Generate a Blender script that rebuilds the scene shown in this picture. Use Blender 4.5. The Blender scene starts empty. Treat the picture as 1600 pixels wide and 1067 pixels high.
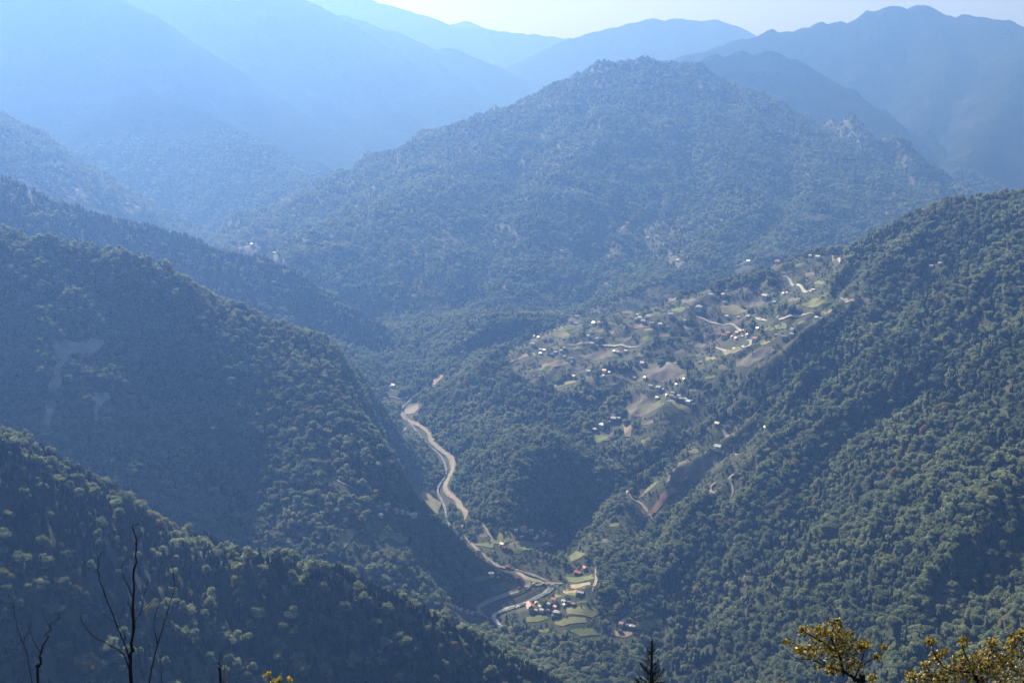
import bpy, bmesh, math, random
import numpy as np
from mathutils import Vector, Matrix

random.seed(7)
rng = np.random.default_rng(7)
scene = bpy.context.scene
COL = scene.collection

# ------------------------------------------------------------------ camera
F_PX, CX, CY = 2000.0, 800.0, 533.5          # focal length and centre in pixels of the 1600 px wide photograph
PITCH = math.atan((CY - 110.0) / F_PX)
cam_data = bpy.data.cameras.new('camera')
cam_data.sensor_width = 36.0
cam_data.lens = 36.0 * F_PX / 1600.0
cam_data.clip_start = 0.1
cam_data.clip_end = 60000.0
cam_data.dof.use_dof = True
cam_data.dof.focus_distance = 1800.0
cam_data.dof.aperture_fstop = 5.6
cam = bpy.data.objects.new('camera', cam_data)
cam.rotation_euler = (math.radians(90) - PITCH, 0, 0)
COL.objects.link(cam)
scene.camera = cam

# ------------------------------------------------------------------ sky, sun, exposure
SUN_AZ = math.radians(-30.0)      # measured from the view direction, negative = left
SUN_EL = math.radians(37.0)
world = bpy.data.worlds.new('World')
scene.world = world
world.use_nodes = True
wn = world.node_tree.nodes
wl = world.node_tree.links
wn.clear()
w_out = wn.new('ShaderNodeOutputWorld')
w_bg = wn.new('ShaderNodeBackground')
w_sky = wn.new('ShaderNodeTexSky')
w_sky.sky_type = 'NISHITA'
w_sky.sun_disc = False
w_sky.sun_elevation = SUN_EL
w_sky.sun_rotation = SUN_AZ
w_sky.altitude = 1200.0
w_sky.air_density = 0.7
w_sky.dust_density = 7.0
w_sky.ozone_density = 0.5
w_bg.inputs['Strength'].default_value = 0.05
wl.new(w_sky.outputs['Color'], w_bg.inputs['Color'])
wl.new(w_bg.outputs['Background'], w_out.inputs['Surface'])

SUN_DIR = Vector((math.sin(SUN_AZ) * math.cos(SUN_EL), math.cos(SUN_AZ) * math.cos(SUN_EL), math.sin(SUN_EL)))
sun_data = bpy.data.lights.new('sun', 'SUN')
sun_data.energy = 5.0
sun_data.angle = math.radians(0.53)
sun_data.color = (1.0, 0.96, 0.90)
sun = bpy.data.objects.new('sun', sun_data)
sun.rotation_euler = SUN_DIR.to_track_quat('Z', 'Y').to_euler()
COL.objects.link(sun)

scene.view_settings.view_transform = 'Standard'
scene.view_settings.look = 'None'
scene.view_settings.exposure = 1.02
scene.view_settings.gamma = 1.0
scene.view_settings.use_curve_mapping = False
scene.render.engine = 'CYCLES'
scene.cycles.use_denoising = True
scene.cycles.max_bounces = 5
scene.cycles.diffuse_bounces = 2
scene.cycles.transmission_bounces = 3
scene.cycles.volume_bounces = 0
scene.cycles.use_fast_gi = False

# ------------------------------------------------------------------ small helpers
def tag(o, label=None, cat=None, group=None, kind=None):
    if label: o['label'] = label
    if cat: o['category'] = cat
    if group: o['group'] = group
    if kind: o['kind'] = kind
    return o

def link(o, parent=None):
    COL.objects.link(o)
    if parent is not None:
        o.parent = parent
    return o

def mesh_obj(name, me, parent=None, mat=None):
    if mat is not None and len(me.materials) == 0:
        me.materials.append(mat)
    return link(bpy.data.objects.new(name, me), parent)

def empty(name, loc, rz=0.0):
    o = bpy.data.objects.new(name, None)
    o.location = loc
    o.rotation_euler = (0, 0, rz)
    o.empty_display_size = 0.5
    COL.objects.link(o)
    return o

def np_mesh(name, verts, quads=None, tris=None, smooth=False):
    """fast mesh from numpy arrays"""
    me = bpy.data.meshes.new(name)
    verts = np.asarray(verts, dtype=np.float32)
    nq = 0 if quads is None else len(quads)
    nt = 0 if tris is None else len(tris)
    me.vertices.add(len(verts))
    me.vertices.foreach_set('co', verts.ravel())
    me.loops.add(nq * 4 + nt * 3)
    me.polygons.add(nq + nt)
    li = []
    ls = []
    if nq:
        li.append(np.asarray(quads, dtype=np.int32).ravel())
        ls.append(np.arange(nq, dtype=np.int32) * 4)
    if nt:
        li.append(np.asarray(tris, dtype=np.int32).ravel())
        ls.append(nq * 4 + np.arange(nt, dtype=np.int32) * 3)
    me.loops.foreach_set('vertex_index', np.concatenate(li))
    me.polygons.foreach_set('loop_start', np.concatenate(ls))
    if smooth:
        me.polygons.foreach_set('use_smooth', np.ones(nq + nt, dtype=bool))
    me.update(calc_edges=True)
    return me

# ------------------------------------------------------------------ materials
def new_mat(name):
    m = bpy.data.materials.new(name)
    m.use_nodes = True
    return m, m.node_tree.nodes, m.node_tree.links, m.node_tree.nodes['Principled BSDF']

def ramp_mat(name, stops, scale=0.02, detail=6.0, rough=0.9, bump=0.0, bump_scale=0.3, coords='Object', second=None, spec=0.2, bdist=1.0):
    """noise-driven colour ramp with optional bump; everything procedural"""
    m, n, l, b = new_mat(name)
    tc = n.new('ShaderNodeTexCoord')
    no = n.new('ShaderNodeTexNoise')
    no.inputs['Scale'].default_value = scale
    no.inputs['Detail'].default_value = detail
    no.inputs['Roughness'].default_value = 0.65
    l.new(tc.outputs[coords], no.inputs['Vector'])
    cr = n.new('ShaderNodeValToRGB')
    els = cr.color_ramp.elements
    while len(els) < len(stops):
        els.new(0.5)
    for e, (p, c) in zip(els, stops):
        e.position = p
        e.color = (*c, 1)
    l.new(no.outputs['Fac'], cr.inputs['Fac'])
    col = cr.outputs['Color']
    if second:
        sc2, c2, lo, hi = second
        n2 = n.new('ShaderNodeTexNoise')
        n2.inputs['Scale'].default_value = sc2
        n2.inputs['Detail'].default_value = 3.0
        l.new(tc.outputs[coords], n2.inputs['Vector'])
        mr = n.new('ShaderNodeMapRange')
        mr.inputs['From Min'].default_value = lo
        mr.inputs['From Max'].default_value = hi
        l.new(n2.outputs['Fac'], mr.inputs['Value'])
        mx = n.new('ShaderNodeMix')
        mx.data_type = 'RGBA'
        l.new(mr.outputs['Result'], mx.inputs['Factor'])
        l.new(col, mx.inputs['A'])
        mx.inputs['B'].default_value = (*c2, 1)
        col = mx.outputs['Result']
    l.new(col, b.inputs['Base Color'])
    b.inputs['Roughness'].default_value = rough
    b.inputs['Specular IOR Level'].default_value = spec
    if bump > 0:
        nb = n.new('ShaderNodeTexNoise')
        nb.inputs['Scale'].default_value = bump_scale
        nb.inputs['Detail'].default_value = 4.0
        l.new(tc.outputs[coords], nb.inputs['Vector'])
        bp = n.new('ShaderNodeBump')
        bp.inputs['Strength'].default_value = bump
        bp.inputs['Distance'].default_value = bdist
        l.new(nb.outputs['Fac'], bp.inputs['Height'])
        l.new(bp.outputs['Normal'], b.inputs['Normal'])
    return m

def leaf_mat(name, c_lo, c_mid, c_hi, trans=0.25, rough=0.8, tip=None, tip_amt=0.0):
    """foliage: tint differs from tree to tree (object random) and inside the crown (noise); some light passes through"""
    m, n, l, b = new_mat(name)
    oi = n.new('ShaderNodeObjectInfo')
    tc = n.new('ShaderNodeTexCoord')
    no = n.new('ShaderNodeTexNoise')
    no.inputs['Scale'].default_value = 1.3
    no.inputs['Detail'].default_value = 3.0
    l.new(tc.outputs['Object'], no.inputs['Vector'])
    ad = n.new('ShaderNodeMath'); ad.operation = 'MULTIPLY_ADD'
    ad.inputs[1].default_value = 0.45
    l.new(no.outputs['Fac'], ad.inputs[0])
    sb = n.new('ShaderNodeMath'); sb.operation = 'MULTIPLY_ADD'
    sb.inputs[1].default_value = 0.5
    l.new(oi.outputs['Random'], sb.inputs[0])
    st = n.new('ShaderNodeTexNoise')          # stands of different species and age
    st.inputs['Scale'].default_value = 0.006
    st.inputs['Detail'].default_value = 3.0
    l.new(oi.outputs['Location'], st.inputs['Vector'])
    sm = n.new('ShaderNodeMath'); sm.operation = 'MULTIPLY_ADD'
    sm.inputs[1].default_value = 1.5
    sm.inputs[2].default_value = -0.78
    l.new(st.outputs['Fac'], sm.inputs[0])
    l.new(sm.outputs[0], sb.inputs[2])
    l.new(sb.outputs[0], ad.inputs[2])
    cr = n.new('ShaderNodeValToRGB')
    els = cr.color_ramp.elements
    els.new(0.5)
    for e, p, c in zip(els, (0.1, 0.5, 0.92), (c_lo, c_mid, c_hi)):
        e.position = p
        e.color = (*c, 1)
    if tip:
        e = els.new(0.97); e.color = (*tip, 1)
    l.new(ad.outputs[0], cr.inputs['Fac'])
    l.new(cr.outputs['Color'], b.inputs['Base Color'])
    b.inputs['Roughness'].default_value = rough
    b.inputs['Specular IOR Level'].default_value = 0.06
    # a leaf reflects and also lets light through, in a yellower green
    tint = n.new('ShaderNodeMix'); tint.data_type = 'RGBA'; tint.blend_type = 'MULTIPLY'
    tint.inputs['Factor'].default_value = 1.0
    tint.inputs['B'].default_value = (2.1 * trans, 2.1 * trans, 1.8 * trans, 1)
    l.new(cr.outputs['Color'], tint.inputs['A'])
    tr = n.new('ShaderNodeBsdfTranslucent')
    l.new(tint.outputs['Result'], tr.inputs['Color'])
    mx = n.new('ShaderNodeAddShader')
    out = n['Material Output']
    l.new(b.outputs['BSDF'], mx.inputs[0])
    l.new(tr.outputs['BSDF'], mx.inputs[1])
    l.new(mx.outputs[0], out.inputs['Surface'])
    return m

M = {}
M['forest_floor'] = ramp_mat('forest_floor', [(0.3, (0.018, 0.028, 0.012)), (0.5, (0.035, 0.048, 0.02)), (0.7, (0.06, 0.066, 0.032))], scale=0.03, bump=0.6, bump_scale=0.25, second=(0.004, (0.055, 0.06, 0.035), 0.5, 0.75))
M['bench_ground'] = ramp_mat('bench_ground', [(0.3, (0.032, 0.045, 0.024)), (0.45, (0.052, 0.066, 0.036)), (0.6, (0.075, 0.082, 0.052)), (0.75, (0.10, 0.10, 0.07))], scale=0.012, detail=9, bump=0.5, bump_scale=0.2, second=(0.003, (0.066, 0.068, 0.06), 0.45, 0.6))
M['far_forest'] = ramp_mat('far_forest', [(0.3, (0.010, 0.017, 0.008)), (0.5, (0.020, 0.028, 0.013)), (0.62, (0.036, 0.041, 0.02)), (0.75, (0.07, 0.066, 0.04))], scale=0.004, detail=14, bump=1.0, bump_scale=0.03, bdist=25.0, spec=0.0, second=(0.0012, (0.017, 0.025, 0.012), 0.4, 0.65))

# ------------------------------------------------------------------ projection
CP, SP = math.cos(PITCH), math.sin(PITCH)

def ray(u, v):
    a = (u - CX) / F_PX
    b = (CY - v) / F_PX
    return np.array([a, CP + b * SP, -SP + b * CP])

def at(u, v, Y):
    d = ray(u, v)
    return d * (Y / d[1])

def project(x, y, z):
    depth = y * CP - z * SP
    up = y * SP + z * CP
    return CX + F_PX * x / depth, CY - F_PX * up / depth

# ------------------------------------------------------------------ noise
def perlin(x, y, seed=0):
    xi = np.floor(x).astype(np.int64)
    yi = np.floor(y).astype(np.int64)
    xf = (x - xi).astype(np.float32)
    yf = (y - yi).astype(np.float32)
    def g(ix, iy, dx, dy):
        h = (ix * 374761393 + iy * 668265263 + seed * 974634777) & 0xFFFFFFFF
        h = ((h ^ (h >> 13)) * 1274126177) & 0xFFFFFFFF
        h = (h ^ (h >> 16)) & 0xFFFF
        a = h.astype(np.float32) * np.float32(2 * math.pi / 65536)
        return np.cos(a) * dx + np.sin(a) * dy
    u = xf * xf * xf * (xf * (xf * 6 - 15) + 10)
    v = yf * yf * yf * (yf * (yf * 6 - 15) + 10)
    n00 = g(xi, yi, xf, yf); n10 = g(xi + 1, yi, xf - 1, yf)
    n01 = g(xi, yi + 1, xf, yf - 1); n11 = g(xi + 1, yi + 1, xf - 1, yf - 1)
    a = n00 + u * (n10 - n00)
    b = n01 + u * (n11 - n01)
    return (a + v * (b - a)) * 1.5

def ridged(x, y, seed, octs=4):
    tot = 0.0; amp = 1.0; norm = 0.0
    for o in range(octs):
        tot = tot + amp * (1.0 - 2.0 * np.abs(perlin(x, y, seed + o)))
        norm += amp
        amp *= 0.5
        x = x * 2.03 + 17.3; y = y * 2.03 - 9.1
    return tot / norm

def fbm(x, y, seed, octs=4):
    tot = 0.0; amp = 1.0; norm = 0.0
    for o in range(octs):
        tot = tot + amp * perlin(x, y, seed + o)
        norm += amp
        amp *= 0.5
        x = x * 2.03 + 11.7; y = y * 2.03 + 5.3
    return tot / norm

# ------------------------------------------------------------------ the lie of the land: ridge crests (photo pixel, distance in m)
def crest(pts, sf=0.7, sb=0.8, w=18.0, drop=10.0, world_pts=None, k=1.0):
    """3-D samples along a crest; sf / sb = slope towards / away from the viewpoint"""
    P = []
    for p in pts:
        q = at(p[0], p[1], p[2] if p[2] < 2900 else 2900 + (p[2] - 2900) * k)
        P.append((q[0], q[1], q[2] - drop, p[3] if len(p) > 3 else sf))
    if world_pts:
        P += [(a, b, c, sf) for a, b, c in world_pts]
    P = np.array(P)
    out = []
    for i in range(len(P) - 1):
        L = np.hypot(*(P[i + 1, :2] - P[i, :2]))
        n = max(1, int(L / max(35.0, P[i, 1] * 0.012)))
        for k in range(n):
            out.append(P[i] + (P[i + 1] - P[i]) * k / n)
    out.append(P[-1])
    return np.array(out), sb, w

LAYERS = []
def layer(name, crests, planes=None, angle=0.0, lam=300.0, stretch=3.0, amp=40.0, fine=5.0):
    LAYERS.append(dict(name=name, crests=crests, planes=planes, angle=angle, lam=lam, stretch=stretch, amp=amp, fine=fine))

layer('viewpoint_hillside', [(np.array([(-400, -90, 60, .8), (-200, -55, 28, .8), (-80, -20, 6, .8), (0, 1.0, -1.9, .8), (60, -12, 2, .8), (200, -60, 24, .8), (400, -120, 50, .8)], float), 0.85, 3.0)], amp=2, fine=0.3, lam=120)
layer('near_ridge', [crest([(-400, 440, 1130), (-100, 615, 1200), (0, 682, 1220), (100, 757, 1240), (200, 808, 1270), (300, 826, 1290), (420, 842, 1300), (500, 860, 1310), (600, 908, 1330), (700, 962, 1350), (800, 1018, 1370), (880, 1060, 1390), (950, 1100, 1400), (1000, 1160, 1410)], 1.0, .8, drop=26)],
      angle=0.3, lam=190, stretch=3.2, amp=30, fine=5)
layer('eastern_flank', [crest([(1230, 452, 3100), (1310, 408, 3000), (1380, 358, 2890), (1450, 323, 2800), (1500, 308, 2740), (1600, 298, 2640), (1750, 240, 2500)], .70, .85,
      world_pts=[(1290, 2000, -95), (1270, 1300, -85), (1050, 700, -90)])], angle=-1.15, lam=300, stretch=5.0, amp=84, fine=7)
def bench_planes(x, y):
    bench = -1689 + .303 * x + .329 * y
    nose = -695 + .66 * (.67 * x + .74 * (y - 3021))
    front = -726 + .395 * ((x - 406) * .77 + (y - 2620) * .64) + .52 * (.77 * (y - 2620) - .64 * (x - 406))
    back = -656 + .303 * x - .7 * (y - 3140)
    k = 34.0
    st = np.stack([bench, nose, front, back])
    m = st.min(0)
    return m - k * np.log(np.exp(-(st - m) / k).sum(0))
layer('village_bench', [], planes=bench_planes, angle=-0.6, lam=240, stretch=1.6, amp=26, fine=3)
layer('western_hill', [crest([(-300, 225, 2100, 1.3), (-100, 310, 2200, 1.3), (0, 347, 2250, 1.3), (60, 367, 2270, 1.25), (130, 380, 2300, 1.15), (180, 386, 2320, 1.05), (250, 412, 2360, .85), (330, 462, 2410, .62), (420, 498, 2450, .58), (440, 517, 2480, .58), (500, 567, 2540, .6), (560, 632, 2600, .7), (620, 688, 2640, .8), (660, 720, 2660, .8), (690, 760, 2600, .8)], .7, .9),
      crest([(420, 500, 2435), (455, 570, 2295), (480, 640, 2175), (490, 710, 2075), (480, 780, 1995), (450, 850, 1920)], .50, .52),
      crest([(0, 350, 2250), (-40, 450, 2150), (-60, 560, 2050), (-60, 660, 1950)], .8, .8)],
      angle=0.45, lam=240, stretch=3.0, amp=46, fine=6)
layer('river_spur', [crest([(500, 708, 2380), (560, 748, 2370), (610, 793, 2340), (660, 813, 2300), (720, 843, 2250), (750, 890, 2230)], .9, .8),
      crest([(440, 790, 2230), (480, 805, 2180), (540, 837, 2150), (600, 855, 2170), (680, 875, 2200), (740, 925, 2160)], 1.0, .7, w=40)], angle=0.4, lam=150, stretch=2.5, amp=14, fine=5)
layer('spruce_ridge', [crest([(-250, 165, 3120), (0, 275, 3270), (60, 305, 3320), (120, 322, 3370), (200, 345, 3420), (270, 362, 3470), (330, 387, 3520), (400, 400, 3570), (450, 418, 3565), (500, 457, 3526), (550, 502, 3478), (600, 537, 3428), (650, 580, 3380)], .72, .8, k=1.25)], angle=0.37, lam=280, stretch=3, amp=64, fine=6)
layer('upper_western_ridge', [crest([(-250, 30, 4550), (0, 172, 4800), (50, 202, 4850), (100, 232, 4880), (150, 270, 4900), (200, 296, 4930), (250, 322, 4950), (300, 352, 4980), (345, 382, 4700), (400, 430, 4383)], .6, .8, k=1.5)], angle=0.35, lam=340, stretch=3, amp=70, fine=6)
layer('central_mountain', [
      crest([(1470, 325, 4300), (1450, 315, 4400), (1400, 294, 4550), (1350, 268, 4750), (1300, 234, 4900), (1250, 198, 5050), (1200, 163, 5200), (1160, 133, 5300), (1110, 113, 5400), (1060, 93, 5450), (1010, 88, 5450), (960, 98, 5400), (930, 113, 5350), (900, 133, 5300), (850, 158, 5250), (800, 168, 5200), (750, 183, 5150), (700, 203, 5050), (650, 225, 4950), (600, 253, 4850), (550, 278, 4750), (500, 303, 4650), (450, 333, 4550), (400, 368, 4450)], .46, .6, w=30, k=1.5),
      crest([(800, 205, 4900), (760, 240, 4700), (700, 270, 4500), (660, 292, 4350), (600, 327, 4150), (550, 360, 4050)], .42, .5, w=30, k=1.5),
      crest([(1000, 112, 5300), (960, 180, 4900), (900, 240, 4600), (850, 290, 4400), (830, 340, 4200), (800, 420, 3950), (760, 485, 3650), (725, 535, 3450)], .5, .55, w=30, k=1.5),
      crest([(1100, 130, 5300), (1120, 220, 4800), (1150, 300, 4400), (1120, 380, 4000), (1060, 425, 3700), (980, 460, 3500)], .5, .55, w=30, k=1.5),
      crest([(700, 215, 5000), (680, 262, 4600), (645, 330, 4250), (625, 400, 3950)], .5, .55, w=30, k=1.5),
      crest([(1250, 205, 5000), (1285, 280, 4600), (1250, 340, 4250), (1185, 395, 3900)], .5, .55, w=30, k=1.5)],
      angle=0.05, lam=560, stretch=2.6, amp=230, fine=7)
layer('hazy_knoll', [crest([(60, 215, 5600), (100, 195, 5700), (170, 155, 5800), (220, 138, 5800), (260, 148, 5800), (320, 178, 5700), (350, 193, 5600), (400, 233, 5400), (450, 273, 5200), (500, 310, 5000), (530, 340, 4900)], .55, .6, w=30, k=1.7)], angle=0.3, lam=700, stretch=2.5, amp=150, fine=6)
layer('eastern_foothill', [crest([(1080, 95, 6200), (1120, 84, 6300), (1160, 74, 6400), (1200, 72, 6400), (1240, 90, 6350), (1290, 134, 6200), (1340, 180, 6000), (1400, 234, 5700), (1450, 293, 5400), (1480, 330, 5200)], .6, .7, w=30, k=1.6)], angle=0.2, lam=700, stretch=2.5, amp=150, fine=6)
layer('eastern_mountain', [crest([(1060, 88, 7400), (1100, 75, 7600), (1180, 53, 7800), (1260, 41, 7900), (1310, 31, 8000), (1360, 18, 8000), (1400, 5, 8000), (1440, 3, 8000), (1480, 18, 7900), (1530, 23, 7800), (1600, 38, 7600), (1750, 50, 7200), (1950, 40, 6800)], .6, .6, w=40, k=1.6),
      crest([(1440, 5, 8000), (1490, 90, 7300), (1450, 170, 6700), (1440, 240, 6200)], .66, .66, w=40, k=1.6),
      crest([(1620, 40, 7500), (1580, 150, 6500), (1510, 250, 5700), (1470, 310, 5200)], .66, .66, w=40, k=1.6)], angle=-0.1, lam=800, stretch=3, amp=270, fine=7)
layer('western_mountain', [crest([(-300, -40, 6600), (50, -75, 7000), (170, -5, 7200), (240, 50, 7300), (300, 100, 7300), (380, 135, 7200), (430, 170, 7000), (470, 200, 6800), (530, 255, 6400), (560, 290, 6200)], .62, .6, w=40, k=1.6),
      crest([(60, -25, 7000), (20, 60, 6400), (60, 150, 6000)], .66, .66, w=40, k=1.6)], angle=0.4, lam=1100, stretch=2.5, amp=260, fine=7)
layer('distant_ridge', [crest([(100, -75, 8700), (300, -70, 8800), (400, -32, 9000), (500, 18, 9300), (560, 30, 9500), (600, 42, 9500), (660, 70, 9500), (700, 72, 9500), (740, 95, 9300), (800, 150, 8800), (850, 200, 8400)], .5, .5, w=60, k=1.6)], angle=0.3, lam=1600, stretch=2, amp=260, fine=6)
layer('distant_dome', [crest([(760, 170, 9800), (780, 158, 10000), (830, 110, 10500), (860, 75, 11000), (900, 58, 11000), (960, 40, 11000), (1020, 26, 11000), (1060, 24, 11000), (1110, 28, 11000), (1140, 37, 11000), (1170, 52, 10900), (1250, 90, 10500)], .5, .5, w=80, k=1.45)], angle=.2, lam=1600, stretch=2, amp=260, fine=6)
layer('skyline_range', [crest([(300, -12, 13000), (480, -12, 13000), (560, -10, 13000), (600, 2, 13000), (650, 18, 13000), (700, 38, 13000), (760, 44, 13000), (810, 50, 13000), (860, 55, 13000), (890, 59, 13000), (930, 56, 13000), (980, 70, 13000)], .45, .5, w=60, k=1.45),
      crest([(690, 44, 14300), (712, 36, 14300), (727, 32, 14300), (745, 40, 14300), (775, 60, 14300)], .5, .5, w=60, k=1.45)], angle=0, lam=1800, stretch=2, amp=260, fine=6)

FLOOR_Y = [0, 1500, 2000, 2250, 2600, 3100, 3500, 5000, 8000, 12000, 30000]
FLOOR_Z = [-935, -925, -908, -893, -868, -832, -790, -860, -880, -900, -900]
def floor_z(y):
    return np.interp(y, FLOOR_Y, FLOOR_Z)

def on_floor(u, v, dz=0.0):
    """where the sight line through a pixel meets the level of the valley floor"""
    d = ray(u, v)
    lo, hi = 500.0, 4900.0
    for _ in range(50):
        mid = .5 * (lo + hi)
        if d[2] / d[1] * mid > floor_z(mid) + dz: lo = mid
        else: hi = mid
    return d * (lo / d[1])

RIVER_PX = [(648, 552), (660, 575), (668, 600), (645, 622), (628, 640), (640, 660), (664, 690), (690, 715), (697, 740), (684, 765), (694, 790), (700, 815), (712, 840), (745, 868), (777, 884), (813, 892), (846, 904), (862, 913), (858, 922), (842, 932), (815, 944), (788, 953), (772, 962), (778, 975), (800, 995), (850, 1030), (940, 1066), (1010, 1130)]
CREEK = [(1060, 697, 2560), (1000, 745, 2490), (940, 795, 2430), (890, 848, 2370)]

def catmull(P, n=8):
    P = np.asarray(P, float)
    Q = np.vstack([2 * P[0] - P[1], P, 2 * P[-1] - P[-2]])
    out = []
    for i in range(1, len(Q) - 2):
        for k in range(n):
            t = k / n
            out.append(.5 * ((2 * Q[i]) + (Q[i + 1] - Q[i - 1]) * t + (2 * Q[i - 1] - 5 * Q[i] + 4 * Q[i + 1] - Q[i + 2]) * t * t + (3 * Q[i] - Q[i - 1] - 3 * Q[i + 1] + Q[i + 2]) * t ** 3))
    out.append(P[-1])
    return np.array(out)

river = catmull([on_floor(u, v, -3.0) for u, v in RIVER_PX], 6)
river[:, 2] = np.minimum.accumulate(river[:, 2])
creek = catmull([at(*p) for p in CREEK] + [river[np.argmin(np.hypot(river[:, 0] - 84, river[:, 1] - 2260))]], 6)
creek[:, 2] = np.minimum.accumulate(creek[:, 2])

# polar sheet round the viewpoint: fine where the valley is, coarse far away
NA = 800
AZ = np.radians(np.linspace(-34, 34, NA))
RR = np.concatenate([np.geomspace(1.5, 700, 80, endpoint=False), np.linspace(700, 3900, 560, endpoint=False), np.geomspace(3900, 21500, 290)])
NR = len(RR)

def macro(x, y):
    hs = []
    for L in LAYERS:
        h = np.full(x.shape, -2000.0, np.float32)
        for pts, sb, w in L['crests']:
            for px, py, pz, sf in pts:
                dx = x - px
                dy = y - py
                d = np.sqrt(dx * dx + dy * dy) + 1e-3
                t = np.clip(dy / d * 1.2 * .5 + .5, 0, 1)
                s = sf + (sb - sf) * t
                np.maximum(h, pz - s * (np.sqrt(d * d + w * w) - w), out=h)
        if L['planes']:
            h = np.maximum(h, L['planes'](x, y))
        hs.append(h)
    return np.array(hs, dtype=np.float32)

def polyline_dist(x, y, line, reach):
    """distance and level of the nearest point of a polyline"""
    best = np.full(x.shape, 1e9, np.float32)
    lev = np.zeros(x.shape, np.float32)
    for i in range(len(line) - 1):
        a = line[i]; b = line[i + 1]
        ex, ey = b[0] - a[0], b[1] - a[1]
        L2 = ex * ex + ey * ey + 1e-6
        t = np.clip(((x - a[0]) * ex + (y - a[1]) * ey) / L2, 0, 1)
        d = np.hypot(x - a[0] - t * ex, y - a[1] - t * ey)
        k = d < best
        best = np.where(k, d, best)
        lev = np.where(k, a[2] + t * (b[2] - a[2]), lev)
    return best, lev

# coarse pass
ca = AZ[::3]
if ca[-1] != AZ[-1]: ca = np.append(ca, AZ[-1])
cr_ = RR[::3]
if cr_[-1] != RR[-1]: cr_ = np.append(cr_, RR[-1])
cA, cR = np.meshgrid(ca, cr_, indexing='ij')
cx_, cy_ = (cR * np.sin(cA)).astype(np.float32), (cR * np.cos(cA)).astype(np.float32)
HS = macro(cx_, cy_)
valley_x = np.interp(cy_, river[::-1, 1], river[::-1, 0]) if river[0, 1] > river[-1, 1] else np.interp(cy_, river[:, 1], river[:, 0])
valley_x = np.where(cy_ > 3500, np.interp(cy_, [3500, 5000, 9000], [-420, -1000, -1900]), valley_x)
fl = (floor_z(cy_) + np.clip((cy_ - 2300) / 900, .12, 1) * .34 * np.maximum(0, np.abs(cx_ - valley_x) - 90).clip(0, 300) * np.clip((4300 - cy_) / 700, .2, 1)).astype(np.float32)
ALLH = np.concatenate([HS, fl[None]])
TMP = 16.0
mx = ALLH.max(0)
ex = np.exp((ALLH - mx) / TMP)
W = ex / ex.sum(0)
macroH = mx + 0.35 * TMP * np.log(ex.sum(0))

def up_r(A):
    """upsample a coarse polar array to the fine sheet"""
    ir = np.interp(RR, cr_, np.arange(len(cr_)))
    ia = np.interp(AZ, ca, np.arange(len(ca)))
    i0 = np.clip(ir.astype(int), 0, len(cr_) - 2); fr = (ir - i0).astype(np.float32)
    j0 = np.clip(ia.astype(int), 0, len(ca) - 2); fa = (ia - j0).astype(np.float32)
    B = A[j0] * (1 - fa)[:, None] + A[j0 + 1] * fa[:, None]
    return B[:, i0] * (1 - fr)[None] + B[:, i0 + 1] * fr[None]

GA, GR = np.meshgrid(AZ, RR, indexing='ij')
GX, GY = GR * np.sin(GA), GR * np.cos(GA)
H = up_r(macroH)
LID = np.zeros(H.shape, np.int32)
bestw = np.zeros(H.shape, np.float32)
topH = up_r(HS.max(0))
for k, L in enumerate(LAYERS):
    w = up_r(W[k])
    upd = w > bestw
    LID[upd] = k
    bestw = np.maximum(bestw, w)
    sel = w > 0.02
    if not sel.any(): continue
    x = GX[sel]; y = GY[sel]
    c, s = math.cos(L['angle']), math.sin(L['angle'])
    xr = c * x + s * y
    yr = -s * x + c * y
    lam = L['lam']
    wx = fbm(x / lam * .8, y / lam * .8, 100 + k, 2) * .5
    n1 = ridged(xr / lam + wx, yr / (lam * L['stretch']) + wx * .5, 10 + 7 * k, 3)
    n1 = n1 + (.22 if L['name'] == 'eastern_flank' else .36) * ridged(x / (lam * .38) + wx, y / (lam * .45) - wx, 500 + 5 * k, 3) - .1
    n2 = fbm(x / 60.0, y / 60.0, 300 + k, 3)
    # gullies deepen away from the crest so that the skyline keeps its line
    crest_top = -2000.0
    below = np.full(x.shape, 1.0, np.float32)
    if L['crests']:
        near = np.full(x.shape, 1e9, np.float32)
        for pts, _, _ in L['crests']:
            sub = pts[::3]
            for px, py, pz, _s in sub:
                near = np.minimum(near, (x - px) ** 2 + (y - py) ** 2)
        below = np.clip(np.sqrt(near) / (lam * 1.1), 0.025, 1.0)
    H[sel] += w[sel] * ((n1 - .35) * L['amp'] * below + n2 * L['fine'])
wf = up_r(W[len(LAYERS)])
FLOORW = wf
LID[wf > bestw] = len(LAYERS)
# cut the river and the side creek into the land
nearv = (GR > 1300) & (GR < 4600) & (np.abs(GA) < math.radians(20))
d, lev = polyline_dist(GX[nearv], GY[nearv], river, 200)
RD = np.full(H.shape, 1e6, np.float32); RD[nearv] = d
hv = H[nearv]
def sink(h, d, target, r0, r1):
    t = np.clip((d - r0) / (r1 - r0), 0, 1)
    w_ = 1 - t * t * (3 - 2 * t)
    return np.where(h > target, h - (h - target) * w_, h)
hv = sink(hv, d, lev + 1.5 + np.maximum(0, d - 12) * .28, 30, 230)
hv = np.where(d < 11, lev - 2.0, hv)
d2, lev2 = polyline_dist(GX[nearv], GY[nearv], creek, 100)
hv = np.where(d < 60, hv, sink(hv, d2, lev2 + np.maximum(0, d2 - 4) * .5, 5, 170))
H[nearv] = hv

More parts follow.
